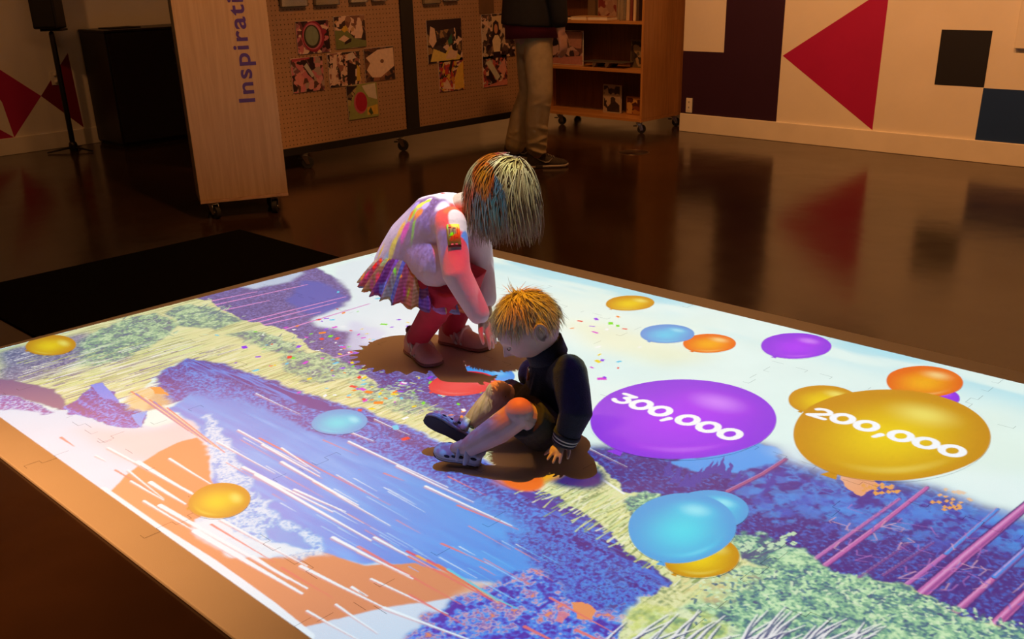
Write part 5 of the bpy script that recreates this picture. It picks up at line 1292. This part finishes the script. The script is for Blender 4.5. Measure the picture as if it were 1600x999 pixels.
for e_, w_ in ((elN, wrN), (elF, wrF)):
    wax = nrm(w_ - e_); mb = MB(); p = e_ * .22 + w_ * .78; acc = 0
    for k, (m_, w) in enumerate(((m_navy, .006), (m_cuffw, .0022), (m_navy, .0030), (m_cuffw, .0022), (m_navy, .0040))):
        band(mb, p + wax * (acc + w), wax, .034 - .001 * k, w, .0055, m_); acc += 2 * w
    cf = mb.build('cuff', tod); cf['label'] = 'knitted cuff with two white stripes'
mb = MB(); zp = nek + D3(-.80, -.35, -.75) * .072; mb.tube([zp, zp + D3(-.1, 0, -1) * .03], .006, mat('orange_tab', (.55, .16, .05), .6), 8, flat=.5); mb.tube([zp + D3(0, 0, 1) * .004, zp + D3(0, 0, -1) * .008], .004, m_chrome, 8); o = mb.build('zip_pull', tod); o['label'] = 'orange zip pull'
# shorts
mb = MB(); mb.tube([pel + D3(0, 0, .4) * .03, pel + D3(0, 0, -.2) * .01], [.09, .082], m_olive, 20)
for a, b in ((hipN, knN), (hipF, knF)): mb.tube([pel, a, a * .45 + b * .55, a * .18 + b * .82], [.078, .070, .064, .062], m_olive, 20, cap=False)
for a, b in ((hipN, knN), (hipF, knF)):
    for q in (.1, .35, .6): c_ = a * (1 - q) + b * q; mb.tube([c_ + D3(.3, -.8, -.6) * .065, c_ + D3(-.2, -.75, .6) * .066, c_ + D3(-.6, 0, .8) * .062], [.003, .005, .003], m_olive, 6)
shorts = mb.build('shorts', tod, voxel=.0045, smooth=2)
tgp = hipN * .72 + knN * .28; tn = nrm(CAM - tgp); ta = nrm(np.cross(tn, (0, 0, 1))); tb = np.cross(ta, tn)
mb = MB(); q0 = tgp + tn * .0705; mb.prism([q0 + ta * x + tb * y for x, y in ((-.008, -.016), (.007, -.017), (.009, .017), (-.006, .018))], tn * .002, m_cuffw)
for y in (-.006, 0, .006): mb.prism([q0 + tn * .002 + ta * x + tb * (y + yy) for x, yy in ((-.003, -.0015), (.004, -.0015), (.004, .0015), (-.003, .0015))], tn * .0004, m_grey)
o = mb.build('care_label', shorts); o['label'] = 'small white cloth label'
# sandals
def sandal(heel, fwd, up, L):
    b, W = shoe(tod, heel, fwd, up, L, m_ssole, m_sandal, name='sandal', hgt=.36, wid=.44)
    mb = MB(); mb.loft([[W(t, math.cos(a) * h * 1.0, -.012 + .012 * (math.sin(a) > 0)) for a in np.linspace(0, 2 * math.pi, 20, endpoint=False)] for t, h in zip([0, .05, .15, .35, .5, .7, .85, .95, 1.0], [.10, .16, .19, .18, .18, .22, .21, .15, .06])], m_dsole); o = mb.build('tread', b); o['label'] = 'dark tread'
    mb = MB()
    mb.tube([W(.30, .21, .12), W(.30, .19, .26), W(.30, .10, .40), W(.30, 0, .425), W(.30, -.10, .40), W(.30, -.19, .26), W(.30, -.21, .12)], .013, m_sandal, 8, flat=.45)
    mb.build('strap', b)
    mb = MB(); mb.tube([W(.05, .17, .30), W(.0, .10, .34), W(-.01, 0, .35), W(.0, -.10, .34), W(.05, -.17, .30)], .010, m_sandal, 8, flat=.5); mb.tube([W(.48, .19, .15), W(.48, .12, .29), W(.48, 0, .325), W(.48, -.12, .29), W(.48, -.19, .15)], .010, m_sandal, 8, flat=.45); mb.build('strap', b)
    for q in (-1, 1):
        for t_, zt in ((.42, .17), (.56, .15), (.70, .13), (.16, .2)):
            mb = MB(); p = W(t_, q * (.17 if t_ != .70 else .19), zt); mb.ell(p, np.array([.0095, .0045, .0045]), m_dsole, np.array([nrm(fwd), nrm(np.cross(up, fwd)), nrm(up)]).T, seg=12, rows=8); mb.build('cut_out', b)
    return b
sandal(*SN, .138)
sandal(*SF, .158)
m_hairt = hair_material('blond_hair', [(.66, .46, .22), (.80, .62, .36), (.86, .72, .46), (.72, .54, .28)])
m_hairtb = mat('blond_underlayer', (.50, .35, .18), .6, var=.2, scale=60)
rad_t = np.array([.93, .77, 1.0]) * .098
keept = lambda v: (v[2] > .50) or (v[0] < .05 and v[2] > .06) or (v[0] < -.28 and v[2] > -.38) or (v[0] < .50 and v[2] > .30)
def capmesh(mb, c, A, rad, m, keep, sc):
    rows, seg = 40, 56; V = []; F = []
    ns = [(math.sin(math.pi * i / rows) * math.cos(2 * math.pi * k / seg), math.sin(math.pi * i / rows) * math.sin(2 * math.pi * k / seg), math.cos(math.pi * i / rows)) for i in range(rows + 1) for k in range(seg)]
    for n in ns: V.append(c + A @ (np.array(n) * rad * (sc if keep(n) else .90)))
    for i in range(rows):
        for k in range(seg): F.append([i * seg + k, (i + 1) * seg + k, (i + 1) * seg + (k + 1) % seg, i * seg + (k + 1) % seg])
    mb.add(V, F, m, True)
mb = MB(); capmesh(mb, hc2, At, rad_t, m_hairtb, keept, 1.035); mb.build('hair_base', tod, fix=False)
strands('hair', tod, hc2, At, rad_t, roots(1700, 6, lambda v: keept(v) and v[2] > -.3), lambda n, r: r.uniform(.022, .045) + (.018 if n[2] > .75 else 0), .03, .0013, m_hairt, 9, crown=(-.42, .1, .9), off=(.025, .075), wave=.04)
strands('hair_wisps', tod, hc2, At, rad_t, [(-.42 + random.gauss(0, .05), .1 + random.gauss(0, .05), .9) for _ in range(14)], lambda n, r: r.uniform(.03, .06), -.55, .0010, m_hairt, 10, crown=(-.1, 0, -.95), off=(.03, .06))

# ---------------------------------------------------------------- the grown-up walking by
m_khaki = mat('khaki_twill', (.42, .32, .17), .85, var=.12, scale=18, bump=.25, bscale=24)
m_jack = mat('black_fleece', (.008, .007, .008), .9, var=.2, scale=30)
m_redsh = mat('dark_red_jersey', (.14, .006, .016), .85, var=.15, scale=20)
m_sneak = mat('brown_grey_mesh', (.060, .045, .036), .8, var=.25, scale=80); m_msole = mat('cream_midsole', (.55, .48, .42), .6); m_logo = mat('grey_mark', (.30, .27, .25), .5)
ad = thing('person', P3(.22, 7.08, FLOOR), 'person in khaki trousers and black jacket walking past the pegboard', 'person')
hipN, knN, anN = P3(.235, 7.02, .86), P3(.245, 6.98, .50), P3(.215, 7.03, .085)
hipF, knF, anF = P3(.185, 7.16, .86), P3(.19, 7.18, .49), P3(.07, 7.26, .14)
wst, chs, nkk = P3(.205, 7.08, .98), P3(.22, 7.08, 1.30), P3(.25, 7.08, 1.47); hdc = P3(.29, 7.07, 1.62)
shN, elN, wrN = P3(.29, 6.92, 1.38), P3(.36, 6.90, 1.10), P3(.385, 6.90, .90)
shF, elF, wrF = P3(.17, 7.25, 1.38), P3(.12, 7.30, 1.10), P3(.22, 7.33, .90)
mb = MB()
mb.tube([hipN * .5 + hipF * .5, wst, chs, chs * .4 + nkk * .6], [.14, .14, .15, .09], m_skin2); mb.tube([chs, nkk, hdc], [.08, .055, .055], m_skin2)
head(mb, hdc, D3(.96, .2, -.15), D3(.1, 0, 1), .115, m_skin2, .5)
for a, b, c_ in ((shN, elN, wrN), (shF, elF, wrF)): mb.tube([a, b, c_], [.055, .042, .030], m_skin2)
hand(mb, wrN, D3(.16, 0, -1), D3(.8, -.6, .1), .19, m_skin2, 1, .42, .12); hand(mb, wrF, D3(.1, 0, -1), D3(.8, .6, .1), .19, m_skin2, -1, .42, .12)
for a, b, c_ in ((hipN, knN, anN), (hipF, knF, anF)): mb.tube([a, b, c_], [.08, .058, .04], m_skin2)
mb.build('body', ad, voxel=.008, smooth=2)
mb = MB(); hm = hipN * .5 + hipF * .5
mb.tube([hm + np.array([0, 0, .12]), hm + np.array([0, 0, -.04])], [.135, .130], m_khaki, 20)
for a, b, c_ in ((hipN, knN, anN), (hipF, knF, anF)):
    mb.tube([a + np.array([0, 0, .02]), a * .5 + b * .5, b, b * .5 + c_ * .5 + D3(-.6, 0, 0) * .012, c_ + np.array([0, 0, .055 if c_ is anN else -.02])], [.100, .096, .086, .080, .076], m_khaki, 20)
    for q in (.12, .2, .55, .75, .84, .92):
        ctr = b * (1 - q) + c_ * q; sg = 1 if int(q * 100) % 2 else -1
        mb.tube([ctr + D3(math.cos(t), math.sin(t), 0) * (.083 - .008 * q) + np.array([0, 0, .02 * math.sin(t * 1.5 + q * 20)]) for t in np.linspace(-2.8, -.3, 9)], [.002, .006, .008, .009, .009, .009, .008, .006, .002], m_khaki, 6)
mb.build('trousers', ad, voxel=.010, smooth=2)
mb = MB(); up_ = D3(0, 1, 0)
mb.tube([P3(.205, 7.07, .852), wst, P3(.21, 7.08, 1.1)], [.190, .188, .182], m_redsh, 22, flat=.92, up=up_, cap=False); mb.build('shirt', ad)
mb = MB(); mb.tube([P3(.200, 7.08, .935), P3(.212, 7.08, 1.12), chs, chs * .4 + nkk * .6], [.212, .205, .195, .10], m_jack, 22, flat=.92, up=up_, cap=False)
for a, b, c_ in ((shN, elN, wrN), (shF, elF, wrF)): mb.tube([chs, a, b, b * .36 + c_ * .64], [.1, .082, .066, .056], m_jack, 16)
mb.build('jacket', ad, voxel=.010, smooth=3)
mb = MB(); mb.ell(hdc + D3(-.2, 0, .5) * .02, np.array([.118, .105, .120]), mat('dark_hair', (.03, .02, .014), .5)); mb.build('hair', ad)
for heel, fw_, upv in ((P3(.148, 7.035, FLOOR), D3(.985, .12, .0), (0, 0, 1)), (P3(-.02, 7.28, FLOOR + .045), D3(.95, .12, -.16), D3(.16, 0, .98))):
    b, W = shoe(ad, heel, fw_, upv, .295, m_msole, m_sneak, name='shoe', wid=.36, hgt=.38)
    mb = MB()
    for k in range(5):
        a = .36 + k * .065; h = .345 - k * .025
        mb.tube([W(a, .07, h), W(a + .02, 0, h + .015), W(a + .03, -.07, h - .01)], .0035, m_logo, 6)
    mb.build('laces', b)
    for sg in (-1, 1):
        yv = lambda t: sg * (.150 if t < .5 else .158)
        mb = MB(); mb.tube([W(.60, sg * .128, .235), W(.50, sg * .157, .145), W(.42, sg * .152, .14), W(.30, sg * .150, .19), W(.16, sg * .128, .27)], [.002, .009, .010, .007, .002], m_logo, 6, flat=.5); mb.build('side_mark', b)
    mb = MB(); mb.box((0, -.001, 0), (.05, .001, .014), m_sneak, .001, Matrix(((nrm(fw_)[0], 0, 0, W(.18, -.183, .025)[0]), (nrm(fw_)[1], -1, 0, W(.18, -.183, .025)[1]), (nrm(fw_)[2], 0, 1, W(.18, -.183, .025)[2]), (0, 0, 0, 1)))); mb.build('sole_window', b)
